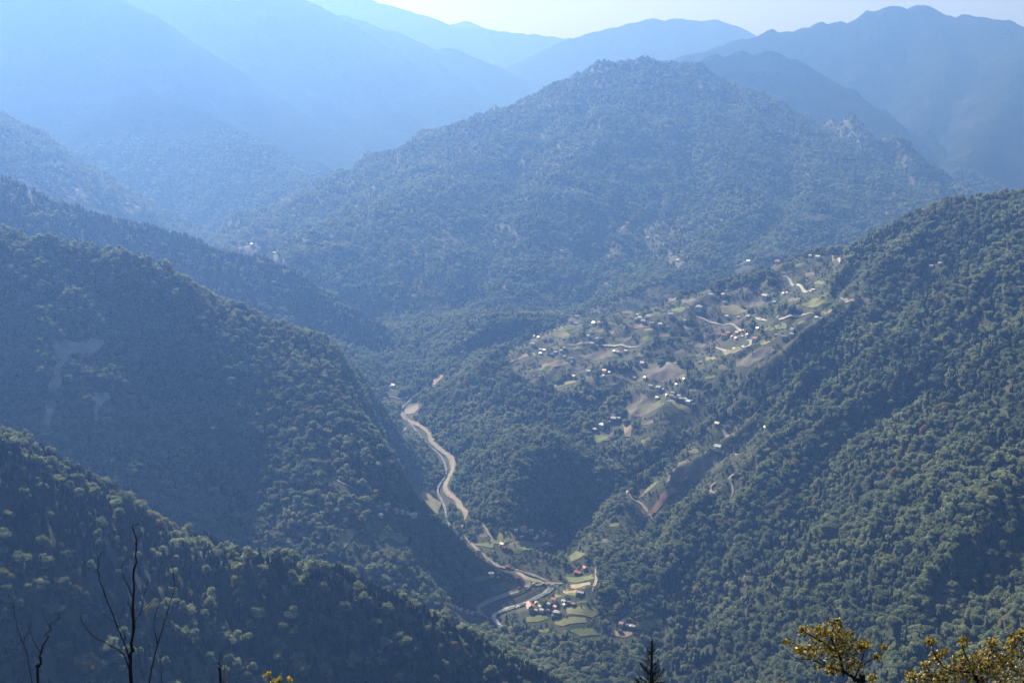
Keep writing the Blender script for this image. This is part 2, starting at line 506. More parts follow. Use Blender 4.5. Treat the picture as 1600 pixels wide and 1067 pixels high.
def Hs(x, y):
    """terrain level at a place (bilinear on the sheet)"""
    x = np.asarray(x, float); y = np.asarray(y, float)
    r = np.hypot(x, y); a = np.arctan2(x, y)
    ir = np.interp(r, RR, np.arange(NR)); ia = np.interp(a, AZ, np.arange(NA))
    i0 = np.clip(ir.astype(int), 0, NR - 2); j0 = np.clip(ia.astype(int), 0, NA - 2)
    fr = ir - i0; fa = ia - j0
    return (H[j0, i0] * (1 - fa) * (1 - fr) + H[j0 + 1, i0] * fa * (1 - fr) + H[j0, i0 + 1] * (1 - fa) * fr + H[j0 + 1, i0 + 1] * fa * fr)

def sight():
    return np.maximum.accumulate(H / GR, axis=1)
TANMAX = sight()

def pick(u, v):
    """first point of the land on the sight line through a photo pixel"""
    d = ray(u, v)
    hh = math.hypot(d[0], d[1])
    a = math.atan2(d[0], d[1]); tn = d[2] / hh
    j = np.interp(a, AZ, np.arange(NA)); j0 = min(int(j), NA - 2); f = j - j0
    col = TANMAX[j0] * (1 - f) + TANMAX[j0 + 1] * f
    i = int(np.searchsorted(col, tn))
    if i >= NR: return None
    i = max(i, 1)
    c0, c1 = col[i - 1], col[i]
    t = 0 if c1 == c0 else (tn - c0) / (c1 - c0)
    r = RR[i - 1] + (RR[i] - RR[i - 1]) * min(max(t, 0), 1)
    x, y = r * math.sin(a), r * math.cos(a)
    return np.array([x, y, float(Hs(x, y))])

# meshes of the land, one object per hill
NAMES = [L['name'] for L in LAYERS] + ['valley_floor']
LAND_LABEL = {
    'viewpoint_hillside': 'steep slope falling away just below the viewpoint',
    'near_ridge': 'dark forested ridge descending across the lower left of the view',
    'eastern_flank': 'long forested mountain flank filling the lower right',
    'village_bench': 'gently sloping bench of fields and hamlets above the river bend',
    'western_hill': 'steep forested hill with a pale landslide scar, west of the river',
    'river_spur': 'low spur with a few houses above the river bend',
    'spruce_ridge': 'ridge crowned with dark spruces behind the landslide hill',
    'upper_western_ridge': 'hazy ridge with scattered farms behind the spruce ridge',
    'central_mountain': 'broad forested mountain in the middle of the valley',
    'hazy_knoll': 'faint blue knoll in the haze of the side valley',
    'eastern_foothill': 'hazy foothill rising behind the central mountain',
    'eastern_mountain': 'high hazy mountain with gullied face on the right skyline',
    'western_mountain': 'high pale blue mountain slope in the upper left haze',
    'distant_ridge': 'very faint blue ridge below the skyline range',
    'distant_dome': 'distant domed mountain in the middle of the skyline',
    'skyline_range': 'farthest pale range on the skyline',
    'valley_floor': 'wooded valley floor along the river',
}
FAR = {'hazy_knoll', 'eastern_foothill', 'eastern_mountain', 'western_mountain', 'distant_ridge', 'distant_dome', 'skyline_range'}
allv = np.stack([GX, GY, H], -1).reshape(-1, 3)
idx = np.arange(NA * NR).reshape(NA, NR)
quads = np.stack([idx[:-1, :-1], idx[1:, :-1], idx[1:, 1:], idx[:-1, 1:]], -1).reshape(-1, 4)
quads = quads[:, ::-1]
qid = LID[:-1, :-1].reshape(-1)
for k, nm in enumerate(NAMES):
    q = quads[qid == k]
    if len(q) == 0: continue
    uq, inv = np.unique(q.ravel(), return_inverse=True)
    me = np_mesh(nm, allv[uq], quads=inv.reshape(-1, 4), smooth=True)
    mat = M['bench_ground'] if nm in ('village_bench', 'central_mountain') else (M['far_forest'] if nm in FAR else M['forest_floor'])
    o = mesh_obj(nm, me, mat=mat)
    tag(o, LAND_LABEL[nm], kind='structure')

# ------------------------------------------------------------------ haze: one closed box of even, pale blue air
def build_haze(density=1.25e-4):
    top = float(max(H[:, :].max() + 30, 40))
    bot = float(H.min() - 8.0)
    x0, x1, y0, y1 = -13500, 13500, -600, 23000
    v = [(x0, y0, bot), (x1, y0, bot), (x1, y1, bot), (x0, y1, bot), (x0, y0, top), (x1, y0, top), (x1, y1, top), (x0, y1, top)]
    f = [(0, 3, 2, 1), (4, 5, 6, 7), (0, 1, 5, 4), (1, 2, 6, 5), (2, 3, 7, 6), (3, 0, 4, 7)]
    me = bpy.data.meshes.new('haze')
    me.from_pydata(v, [], f)
    m = bpy.data.materials.new('haze_air')
    m.use_nodes = True
    n = m.node_tree.nodes
    n.remove(n['Principled BSDF'])
    pv = n.new('ShaderNodeVolumePrincipled')
    pv.inputs['Color'].default_value = (0.17, 0.385, 1.0, 1)
    pv.inputs['Absorption Color'].default_value = (0.60, 0.47, 0.5, 1)
    pv.inputs['Density'].default_value = density
    pv.inputs['Anisotropy'].default_value = 0.5
    m.node_tree.links.new(pv.outputs['Volume'], n['Material Output'].inputs['Volume'])
    o = mesh_obj('haze', me, mat=m)
    tag(o, 'pale blue haze filling the air of the whole valley', 'haze', kind='stuff')
build_haze()

# ================================================================== what lies on the land
M['pasture'] = ramp_mat('pasture', [(0.3, (0.075, 0.11, 0.038)), (0.5, (0.11, 0.145, 0.052)), (0.7, (0.16, 0.18, 0.08))], scale=0.06, detail=8, bump=0.3, second=(0.015, (0.20, 0.19, 0.09), 0.5, 0.7))
M['hay'] = ramp_mat('hay', [(0.3, (0.14, 0.145, 0.07)), (0.5, (0.19, 0.19, 0.10)), (0.7, (0.25, 0.24, 0.14))], scale=0.06, detail=8, bump=0.3, second=(0.02, (0.15, 0.18, 0.06), 0.5, 0.7))
M['stubble'] = ramp_mat('stubble', [(0.3, (0.20, 0.165, 0.115)), (0.5, (0.26, 0.215, 0.155)), (0.7, (0.32, 0.27, 0.2))], scale=0.08, detail=8, bump=0.3)
M['red_soil'] = ramp_mat('red_soil', [(0.3, (0.14, 0.09, 0.07)), (0.5, (0.18, 0.12, 0.095)), (0.7, (0.22, 0.155, 0.125))], scale=0.1, detail=8, bump=0.4)
M['fallow'] = ramp_mat('fallow', [(0.3, (0.085, 0.085, 0.07)), (0.5, (0.12, 0.115, 0.095)), (0.7, (0.16, 0.15, 0.12))], scale=0.07, detail=8, bump=0.4)
M['scree'] = ramp_mat('scree', [(0.3, (0.18, 0.17, 0.155)), (0.5, (0.30, 0.285, 0.26)), (0.7, (0.40, 0.38, 0.35))], scale=0.04, detail=10, bump=0.8, second=(0.02, (0.12, 0.12, 0.10), 0.52, 0.62))
M['dirt_road'] = ramp_mat('dirt_road', [(0.3, (0.17, 0.155, 0.13)), (0.5, (0.235, 0.215, 0.185)), (0.7, (0.29, 0.27, 0.235))], scale=0.15, detail=8, bump=0.3)
M['verge'] = ramp_mat('verge', [(0.3, (0.12, 0.12, 0.075)), (0.5, (0.18, 0.17, 0.11)), (0.7, (0.25, 0.23, 0.17))], scale=0.08, detail=8, bump=0.4)
M['paved'] = ramp_mat('paved', [(0.3, (0.26, 0.26, 0.25)), (0.7, (0.36, 0.355, 0.34))], scale=0.15, detail=6)
M['water'] = ramp_mat('water', [(0.3, (0.05, 0.075, 0.08)), (0.52, (0.10, 0.12, 0.12)), (0.62, (0.30, 0.32, 0.32)), (0.75, (0.6, 0.61, 0.6))], scale=0.09, detail=10, rough=0.25, bump=0.5, spec=0.5)
M['gravel_bar'] = ramp_mat('gravel_bar', [(0.3, (0.16, 0.155, 0.14)), (0.5, (0.24, 0.235, 0.215)), (0.7, (0.36, 0.35, 0.33))], scale=0.3, detail=10, bump=0.8)
M['wall_stone'] = ramp_mat('wall_stone', [(0.3, (0.06, 0.06, 0.06)), (0.5, (0.10, 0.10, 0.095)), (0.7, (0.15, 0.15, 0.14))], scale=0.4, detail=8, bump=0.6)
M['bark'] = ramp_mat('bark', [(0.3, (0.03, 0.025, 0.02)), (0.7, (0.075, 0.065, 0.05))], scale=3.0, bump=0.6, bump_scale=8)
M['dark_twig'] = ramp_mat('dark_twig', [(0.3, (0.012, 0.01, 0.009)), (0.7, (0.035, 0.03, 0.026))], scale=6.0, bump=0.4, bump_scale=25, bdist=0.01)
M['steel'] = ramp_mat('steel', [(0.3, (0.10, 0.07, 0.055)), (0.7, (0.20, 0.13, 0.10))], scale=0.8, rough=0.6)
M['concrete'] = ramp_mat('concrete', [(0.3, (0.33, 0.32, 0.30)), (0.7, (0.45, 0.44, 0.42))], scale=0.6)

# ------------------------------------------------------------------ draping tools
def draped_patch(name, poly_px, mat, lift=0.9, label=None, rings=7, wobble=3.0):
    pts = [pick(u, v) for u, v in poly_px]
    pts = np.array([p for p in pts if p is not None])
    c = pts[:, :2].mean(0)
    # densified, slightly irregular outline
    B = []
    n = len(pts)
    for i in range(n):
        a, b = pts[i, :2], pts[(i + 1) % n, :2]
        m = max(2, int(np.hypot(*(b - a)) / 9))
        for k in range(m):
            B.append(a + (b - a) * k / m)
    B = np.array(B)
    B = B + np.stack([fbm(B[:, 0] / 25, B[:, 1] / 25, 5, 3), fbm(B[:, 0] / 25, B[:, 1] / 25, 9, 3)], -1) * wobble
    rad = np.hypot(*(B - c).T).max()
    rings = int(np.clip(rad / 6, 4, 26))
    V = [np.array([c])]
    for r in range(1, rings + 1):
        V.append(c + (B - c) * r / rings)
    V = np.vstack(V)
    z = Hs(V[:, 0], V[:, 1]) + lift
    V3 = np.column_stack([V, z])
    nb = len(B)
    tris, qd = [], []
    for k in range(nb):
        tris.append((0, 1 + k, 1 + (k + 1) % nb))
    for r in range(rings - 1):
        o0 = 1 + r * nb; o1 = o0 + nb
        for k in range(nb):
            k2 = (k + 1) % nb
            qd.append((o0 + k, o1 + k, o1 + k2, o0 + k2))
    area = 0.5 * np.sum(B[:, 0] * np.roll(B[:, 1], -1) - np.roll(B[:, 0], -1) * B[:, 1])
    tris = np.array(tris); qd = np.array(qd).reshape(-1, 4)
    if area < 0:
        tris = tris[:, ::-1]; qd = qd[:, ::-1]
    me = np_mesh(name, V3, quads=qd if len(qd) else None, tris=tris, smooth=True)
    o = mesh_obj(name, me, mat=mat)
    tag(o, label, kind='structure')
    return o

def ribbon(name, line, width, mat, lift=1.0, label=None, flat=False, wvar=0.0):
    """strip along a world polyline, laid on the land"""
    line = np.asarray(line, float)
    t = np.gradient(line[:, :2], axis=0)
    t /= np.linalg.norm(t, axis=1)[:, None] + 1e-9
    nrm = np.stack([-t[:, 1], t[:, 0]], -1)
    s = np.cumsum(np.r_[0, np.hypot(*np.diff(line[:, :2], axis=0).T)])
    w = np.asarray(width) * (1 + wvar * fbm(s / 40, s * 0 + 3.3, 21, 3))
    endt = np.minimum(s, s[-1] - s)
    if not flat: w = w * np.clip(.25 + endt / 40, .25, 1)
    offs = [-.5, -.25, 0, .25, .5]
    V = []
    for o_ in offs:
        p = line[:, :2] + nrm * (w * o_)[:, None]
        z = line[:, 2] + lift if flat else Hs(p[:, 0], p[:, 1]) + lift
        V.append(np.column_stack([p, z]))
    n = len(line)
    V = np.array(V)
    if not flat:   # a road bed is cut level across: use the centre line with a little of the slope
        V[:, :, 2] = .5 * V[:, :, 2] + .5 * np.maximum(V[2:3, :, 2], V[:, :, 2])
    V = V.reshape(-1, 3)
    q = []
    for k in range(len(offs) - 1):
        a = np.arange(n - 1) + k * n
        q.append(np.stack([a, a + 1, a + n + 1, a + n], -1))
    me = np_mesh(name, V, quads=np.concatenate(q), smooth=True)
    o = mesh_obj(name, me, mat=mat)
    tag(o, label, kind='structure')
    return o

def px_line(pts, n=6, step=8.0):
    P = [pick(u, v) for u, v in pts]
    P = np.array([p for p in P if p is not None])
    L = catmull(P, n)
    L[:, 2] = Hs(L[:, 0], L[:, 1])
    # smooth the profile
    for _ in range(3):
        L[1:-1] = .25 * L[:-2] + .5 * L[1:-1] + .25 * L[2:]
    return L

# image-shaped clearing map: where the photograph shows open ground, no tree may stand or hide it
CLEAR = np.zeros((1067, 1600), bool)
OPEN = np.zeros((1067, 1600), np.float32)    # share of trees left out (scattered farmland)
YY, XX = np.mgrid[0:1067, 0:1600]
def in_poly(poly, XX_, YY_):
    inside = np.zeros(XX_.shape, bool)
    n = len(poly)
    for i in range(n):
        x0, y0 = poly[i]; x1, y1 = poly[(i + 1) % n]
        if y0 == y1: continue
        c = ((YY_ > min(y0, y1)) & (YY_ <= max(y0, y1)))
        xc = x0 + (YY_ - y0) * (x1 - x0) / (y1 - y0)
        inside ^= c & (XX_ < xc)
    return inside
def clear_poly(poly, target=None, val=True):
    p = np.array(poly, float)
    x0, y0 = np.floor(p.min(0)).astype(int) - 1; x1, y1 = np.ceil(p.max(0)).astype(int) + 2
    x0, y0 = max(0, x0), max(0, y0); x1, y1 = min(1600, x1), min(1067, y1)
    if x1 <= x0 or y1 <= y0: return
    m = in_poly(poly, XX[y0:y1, x0:x1], YY[y0:y1, x0:x1])
    if target is None: CLEAR[y0:y1, x0:x1] |= m
    else: target[y0:y1, x0:x1][m] = val
def clear_disc(u, v, rx, ry):
    x0, x1 = max(0, int(u - rx)), min(1600, int(u + rx) + 1); y0, y1 = max(0, int(v - ry)), min(1067, int(v + ry) + 1)
    if x1 <= x0 or y1 <= y0: return
    m = ((XX[y0:y1, x0:x1] - u) / rx) ** 2 + ((YY[y0:y1, x0:x1] - v) / ry) ** 2 <= 1
    CLEAR[y0:y1, x0:x1] |= m
def clear_line(L, r=4.0):
    u, v = project(L[:, 0], L[:, 1], L[:, 2])
    for i in range(len(u) - 1):
        m = max(1, int(math.hypot(u[i + 1] - u[i], v[i + 1] - v[i]) / 2))
        for k in range(m):
            clear_disc(u[i] + (u[i + 1] - u[i]) * k / m, v[i] + (v[i + 1] - v[i]) * k / m, r, r)

# open farmland, most trees left out
clear_poly([(790, 550), (900, 495), (1020, 447), (1200, 408), (1320, 396), (1370, 470), (1300, 505), (1250, 530), (1200, 590), (1140, 645), (1050, 690), (960, 700), (900, 695), (960, 640), (990, 615), (900, 605), (830, 605), (785, 575)], OPEN, 0.93)
clear_poly([(1180, 650), (1200, 690), (1160, 770), (1080, 780), (1000, 830), (930, 860), (900, 850), (1000, 770), (1080, 690), (1130, 660)], OPEN, 0.90)
clear_poly([(735, 820), (850, 815), (930, 860), (935, 930), (1050, 960), (1040, 1000), (900, 1000), (800, 980), (740, 970), (740, 900), (720, 850)], OPEN, 0.55)
clear_poly([(640, 750), (690, 770), (700, 830), (650, 840), (560, 800), (620, 790)], OPEN, 0.6)
clear_poly([(500, 800), (640, 820), (640, 860), (530, 870)], OPEN, 0.7)
clear_poly([(1020, 1000), (1200, 900), (1260, 890), (1200, 960), (1080, 1030), (1030, 1060)], OPEN, 0.35)
clear_poly([(620, 375), (760, 350), (1080, 345), (1100, 420), (1000, 400), (860, 410), (650, 395)], OPEN, 0.4)
clear_poly([(80, 285), (170, 270), (260, 335), (200, 345), (110, 320)], OPEN, 0.35)
clear_poly([(310, 660), (370, 655), (380, 690), (330, 700)], OPEN, 0.7)
# belts of trees inside the farmland
for belt in ([(860, 595), (960, 570), (1080, 560), (1090, 575), (960, 590), (880, 612)], [(1040, 510), (1090, 500), (1090, 525), (1010, 545)], [(1060, 430), (1210, 425), (1220, 445), (1060, 465)],
             [(1120, 500), (1210, 505), (1200, 525), (1130, 515)], [(1160, 480), (1260, 475), (1240, 492), (1170, 492)], [(880, 640), (1000, 620), (1030, 640), (960, 690), (880, 700)], [(1080, 600), (1180, 570), (1190, 600), (1120, 650), (1070, 640)]):
    clear_poly(belt, OPEN, 0.15)

# ------------------------------------------------------------------ fields
FIELDS = [
 ('pasture', [(732, 852), (760, 848), (805, 838), (800, 848), (772, 850), (770, 856)], 'green meadow west of the riverside hamlet'),
 ('hay', [(770, 838), (800, 832), (808, 840), (802, 848), (775, 850), (765, 845)], 'pale hay meadow in front of the riverside hamlet'),
 ('hay', [(790, 855), (825, 846), (840, 850), (830, 858), (800, 862)], 'straw coloured plot below the riverside hamlet'),
 ('stubble', [(832, 850), (850, 847), (852, 853), (838, 856)], 'small tan plot at the edge of the riverside hamlet'),
 ('pasture', [(888, 870), (900, 861), (915, 866), (905, 873), (892, 878)], 'small bright green meadow above the terraced fields'),
 ('pasture', [(766, 915), (790, 908), (806, 912), (804, 920), (785, 924), (768, 924)], 'bright green meadow inside the road loop'),
 ('pasture', [(738, 905), (760, 898), (764, 906), (742, 911)], 'grassy ledge above the road loop'),
 ('hay', [(812, 897), (846, 906), (856, 912), (832, 912), (822, 902)], 'grassy wedge between road and river by the bridge'),
 ('pasture', [(884, 901), (925, 898), (930, 904), (888, 909)], 'upper terraced field below the red roofed farm'),
 ('stubble', [(890, 912), (921, 909), (924, 916), (892, 919)], 'bare brown terraced field'),
 ('pasture', [(884, 919), (915, 917), (914, 922), (885, 925)], 'narrow green terraced strip'),
 ('stubble', [(880, 922), (900, 921), (900, 926), (881, 927)], 'narrow tan terraced strip'),
 ('pasture', [(868, 928), (902, 926), (900, 933), (866, 935)], 'lowest green terrace beside the white roofed barn'),
 ('hay', [(884, 950), (925, 948), (940, 958), (925, 965), (886, 960)], 'hay meadow east of the valley village'),
 ('pasture', [(822, 965), (850, 960), (858, 966), (840, 972), (824, 972)], 'green paddock south of the valley village'),
 ('hay', [(864, 968), (915, 965), (918, 972), (880, 978), (866, 975)], 'pale meadow south of the valley village'),
 ('pasture', [(890, 986), (915, 980), (942, 984), (940, 992), (905, 994)], 'long light green meadow below the valley village'),
 ('hay', [(992, 975), (1008, 968), (1030, 970), (1015, 985), (995, 984)], 'pale meadow beside the lowest farm'),
 ('stubble', [(955, 984), (990, 988), (1000, 992), (975, 996), (955, 992)], 'brown yard in front of the lowest farm'),
 ('stubble', [(798, 560), (836, 551), (838, 556), (812, 562), (796, 567)], 'upper tan field on the edge of the bench'),
 ('stubble', [(848, 570), (884, 562), (890, 567), (868, 574), (845, 575)], 'lower tan field on the edge of the bench'),
 ('pasture', [(838, 574), (866, 574), (860, 580), (836, 580)], 'green strip under the tan field'),
 ('hay', [(862, 523), (885, 515), (890, 525), (868, 528)], 'pale meadow near the bench rim'),
 ('pasture', [(866, 518), (892, 508), (898, 514), (880, 520)], 'green meadow near the bench rim'),
 ('stubble', [(886, 538), (920, 533), (922, 537), (892, 540)], 'thin tan strip by the long wall'),
 ('pasture', [(922, 562), (962, 553), (968, 558), (930, 564)], 'green strip in the dark fallow'),
 ('fallow', [(900, 556), (960, 544), (975, 552), (915, 562)], 'grey fallow field below the long wall'),
 ('stubble', [(982, 510), (1005, 506), (1012, 512), (990, 515)], 'tan field below the white roofed hamlet'),
 ('hay', [(1008, 514), (1020, 512), (1022, 517), (1006, 518)], 'small pale field below the white roofed hamlet'),
 ('fallow', [(968, 590), (1008, 566), (1060, 572), (1075, 585), (1020, 592), (990, 600)], 'wide grey ploughed slope in the middle of the bench'),
 ('fallow', [(975, 625), (1000, 612), (1040, 630), (1015, 645), (985, 650)], 'grey slope above the green bow meadow'),
 ('pasture', [(985, 640), (1005, 632), (1030, 626), (1034, 632), (1008, 642), (990, 644)], 'bright green bow shaped meadow'),
 ('hay', [(1036, 629), (1058, 630), (1082, 640), (1078, 646), (1060, 640)], 'straw coloured end of the bow shaped meadow'),
 ('stubble', [(1036, 566), (1058, 563), (1064, 568), (1042, 570)], 'tan patch east of the fallow slope'),
 ('pasture', [(934, 595), (948, 590), (946, 598), (938, 599)], 'tiny bright green plot by the red roofed house'),
 ('hay', [(862, 602), (895, 594), (900, 598), (872, 606)], 'thin pale meadow on the forest rim'),
 ('stubble', [(973, 665), (988, 663), (986, 682), (976, 682)], 'square tan field on the spur'),
 ('pasture', [(922, 682), (940, 679), (952, 688), (935, 692)], 'green garden below the spur farm'),
 ('hay', [(1125, 480), (1150, 476), (1170, 486), (1150, 493), (1128, 490)], 'oval hay meadow by the large hip roofed house'),
 ('pasture', [(1248, 478), (1268, 468), (1305, 466), (1300, 474), (1270, 482)], 'broad green meadow at the top of the bench'),
 ('hay', [(1128, 548), (1158, 544), (1160, 551), (1135, 555)], 'pale meadow inside the road loop of the orange hamlet'),
 ('hay', [(1210, 510), (1230, 506), (1228, 514), (1212, 514)], 'tiny straw plot east of the orange hamlet'),
 ('fallow', [(1150, 562), (1205, 542), (1210, 550), (1170, 575), (1150, 575)], 'grey slope under the orange hamlet'),
 ('fallow', [(1160, 468), (1200, 470), (1190, 478), (1155, 478)], 'grey plot in the upper bench'),
 ('fallow', [(1325, 468), (1360, 466), (1358, 478), (1335, 476)], 'grey clearing at the end of the upper road'),
 ('red_soil', [(998, 795), (1030, 775), (1052, 760), (1058, 768), (1030, 795), (1005, 803)], 'reddish ploughed field on the lower slope'),
 ('pasture', [(985, 775), (1015, 758), (1030, 752), (1020, 762), (995, 775)], 'light green strip above the reddish field'),
 ('fallow', [(1050, 735), (1120, 710), (1130, 722), (1080, 750), (1040, 755)], 'grey slope of the plantation'),
 ('pasture', [(1000, 690), (1016, 684), (1018, 690), (1002, 695)], 'small clearing above the creek'),
 ('hay', [(525, 848), (545, 828), (556, 830), (545, 850), (535, 860)], 'yellowish clearing on the river spur'),
 ('pasture', [(534, 830), (552, 826), (556, 829), (540, 832)], 'green strip on the river spur'),
 ('hay', [(590, 838), (640, 842), (630, 850), (595, 848)], 'pale brushy ledge on the river spur'),
 ('hay', [(640, 755), (660, 765), (690, 785), (685, 800), (660, 790)], 'pale brush slope beside the river road'),
 ('hay', [(680, 365), (700, 363), (728, 366), (712, 369), (684, 369)], 'hay meadow with farms on the central mountain'),
 ('stubble', [(960, 355), (980, 352), (992, 355), (972, 358)], 'tan field on the shelf of the central mountain'),
 ('pasture', [(910, 394), (950, 392), (962, 396), (930, 397)], 'green meadow on the shelf of the central mountain'),
 ('hay', [(180, 322), (215, 322), (222, 332), (196, 336)], 'pale terrace of the high western farms'),
 ('hay', [(90, 292), (130, 292), (135, 300), (105, 302)], 'small terrace of the high western hamlet'),
]
for kind, poly, lab in FIELDS:
    nm = {'pasture': 'meadow_field', 'hay': 'hay_field', 'stubble': 'stubble_field', 'red_soil': 'ploughed_field', 'fallow': 'fallow_field'}[kind]
    draped_patch(nm, poly, M[kind], label=lab)
    clear_poly(poly)

# small plots of the bench and the slopes: (u, v, half width, half height, kind)
PLOTS = [(905, 545, 14, 3, 'hay'), (950, 520, 13, 4, 'pasture'), (975, 530, 14, 4, 'fallow'), (1010, 530, 12, 4, 'pasture'), (1040, 524, 10, 3, 'fallow'), (960, 505, 10, 3, 'hay'), (935, 517, 8, 3, 'pasture'), (980, 488, 10, 3, 'fallow'), (1015, 493, 8, 2, 'hay'), (1060, 485, 12, 4, 'pasture'),
 (1075, 470, 12, 3, 'fallow'), (1050, 468, 10, 3, 'hay'), (1100, 455, 14, 3, 'pasture'), (1140, 452, 12, 3, 'fallow'), (1170, 455, 12, 4, 'fallow'), (1190, 440, 10, 3, 'pasture'), (1230, 425, 10, 3, 'hay'), (1250, 415, 10, 3, 'pasture'), (1265, 428, 9, 3, 'fallow'), (1280, 442, 9, 3, 'pasture'), (1240, 468, 10, 3, 'fallow'), (1290, 488, 10, 3, 'hay'), (1255, 505, 10, 3, 'pasture'),
 (1075, 512, 9, 3, 'hay'), (1070, 530, 10, 4, 'pasture'), (1095, 540, 10, 4, 'fallow'), (1085, 555, 12, 3, 'pasture'), (1110, 560, 10, 3, 'hay'), (1130, 575, 10, 4, 'fallow'), (1060, 550, 10, 3, 'fallow'), (1110, 590, 9, 3, 'pasture'), (1085, 610, 8, 3, 'hay'), (1100, 625, 8, 3, 'fallow'), (1010, 660, 12, 4, 'fallow'), (1040, 660, 10, 3, 'pasture'), (1000, 555, 10, 3, 'hay'), (1020, 560, 8, 2, 'pasture'),
 (870, 545, 7, 2, 'pasture'), (905, 575, 9, 3, 'fallow'), (830, 580, 9, 2, 'pasture'), (955, 600, 9, 3, 'fallow'), (1200, 515, 8, 3, 'pasture'), (1195, 535, 8, 3, 'hay'), (1070, 725, 12, 4, 'fallow'), (1095, 740, 10, 4, 'pasture'), (1150, 695, 10, 4, 'fallow'), (1085, 705, 9, 3, 'hay'), (1165, 680, 8, 3, 'pasture'), (960, 820, 9, 4, 'pasture'), (985, 800, 8, 3, 'fallow'), (945, 845, 8, 4, 'fallow'),
 (755, 835, 9, 5, 'fallow'), (810, 862, 9, 3, 'pasture'), (870, 885, 8, 3, 'fallow'), (850, 875, 9, 3, 'fallow'), (930, 940, 8, 3, 'pasture'), (950, 950, 8, 3, 'fallow'), (960, 965, 9, 3, 'fallow'), (850, 985, 9, 3, 'pasture'), (800, 980, 8, 3, 'fallow'), (910, 940, 7, 2, 'pasture')]
for q, (u, v, a, b, kind) in enumerate(PLOTS):
    rp = np.random.default_rng(900 + q)
    sk = rp.uniform(-.35, .1)
    poly = [(u + x * a * rp.uniform(.75, 1.1) , v + y * b * rp.uniform(.75, 1.15) + sk * x * b) for x, y in ((-1, -.4), (-.3, -1), (.9, -.8), (1, .3), (.3, 1), (-.9, .8))]
    nm = {'pasture': 'meadow_field', 'hay': 'hay_field', 'fallow': 'fallow_field'}[kind]
    draped_patch(nm, poly, M[kind], label={'pasture': 'small green plot among the hamlets', 'hay': 'small straw coloured plot among the hamlets', 'fallow': 'small grey fallow plot among the hamlets'}[kind], lift=.7, wobble=4)
    clear_poly(poly)
# landslide scar on the shaded western hill
SCARS = [([(80, 534), (120, 531), (166, 530), (168, 540), (150, 545), (118, 542), (100, 566), (92, 600), (84, 640), (76, 684), (62, 678), (66, 650), (77, 610), (88, 566)], 'long pale landslide scar on the shaded hill face'),
         ([(138, 614), (168, 612), (174, 622), (158, 632), (152, 656), (144, 652), (148, 630)], 'small pale landslide scar beside the long one')]
for poly, lab in SCARS:
    draped_patch('landslide_scar', poly, M['scree'], label=lab, wobble=11)
    clear_poly(poly)
draped_patch('landslide_scar', [(672, 600), (690, 584), (697, 580), (690, 592), (678, 602)], M['stubble'], label='tan earth scar above the upper river bend')
clear_poly([(672, 600), (690, 584), (697, 580), (690, 592), (678, 602)])
draped_patch('gravel_yard', [(630, 645), (642, 637), (653, 632), (654, 639), (647, 646), (636, 648)], M['dirt_road'], label='dusty gravel yard at the upper river bend')
clear_poly([(630, 645), (642, 637), (653, 632), (654, 639), (647, 646), (636, 648)])

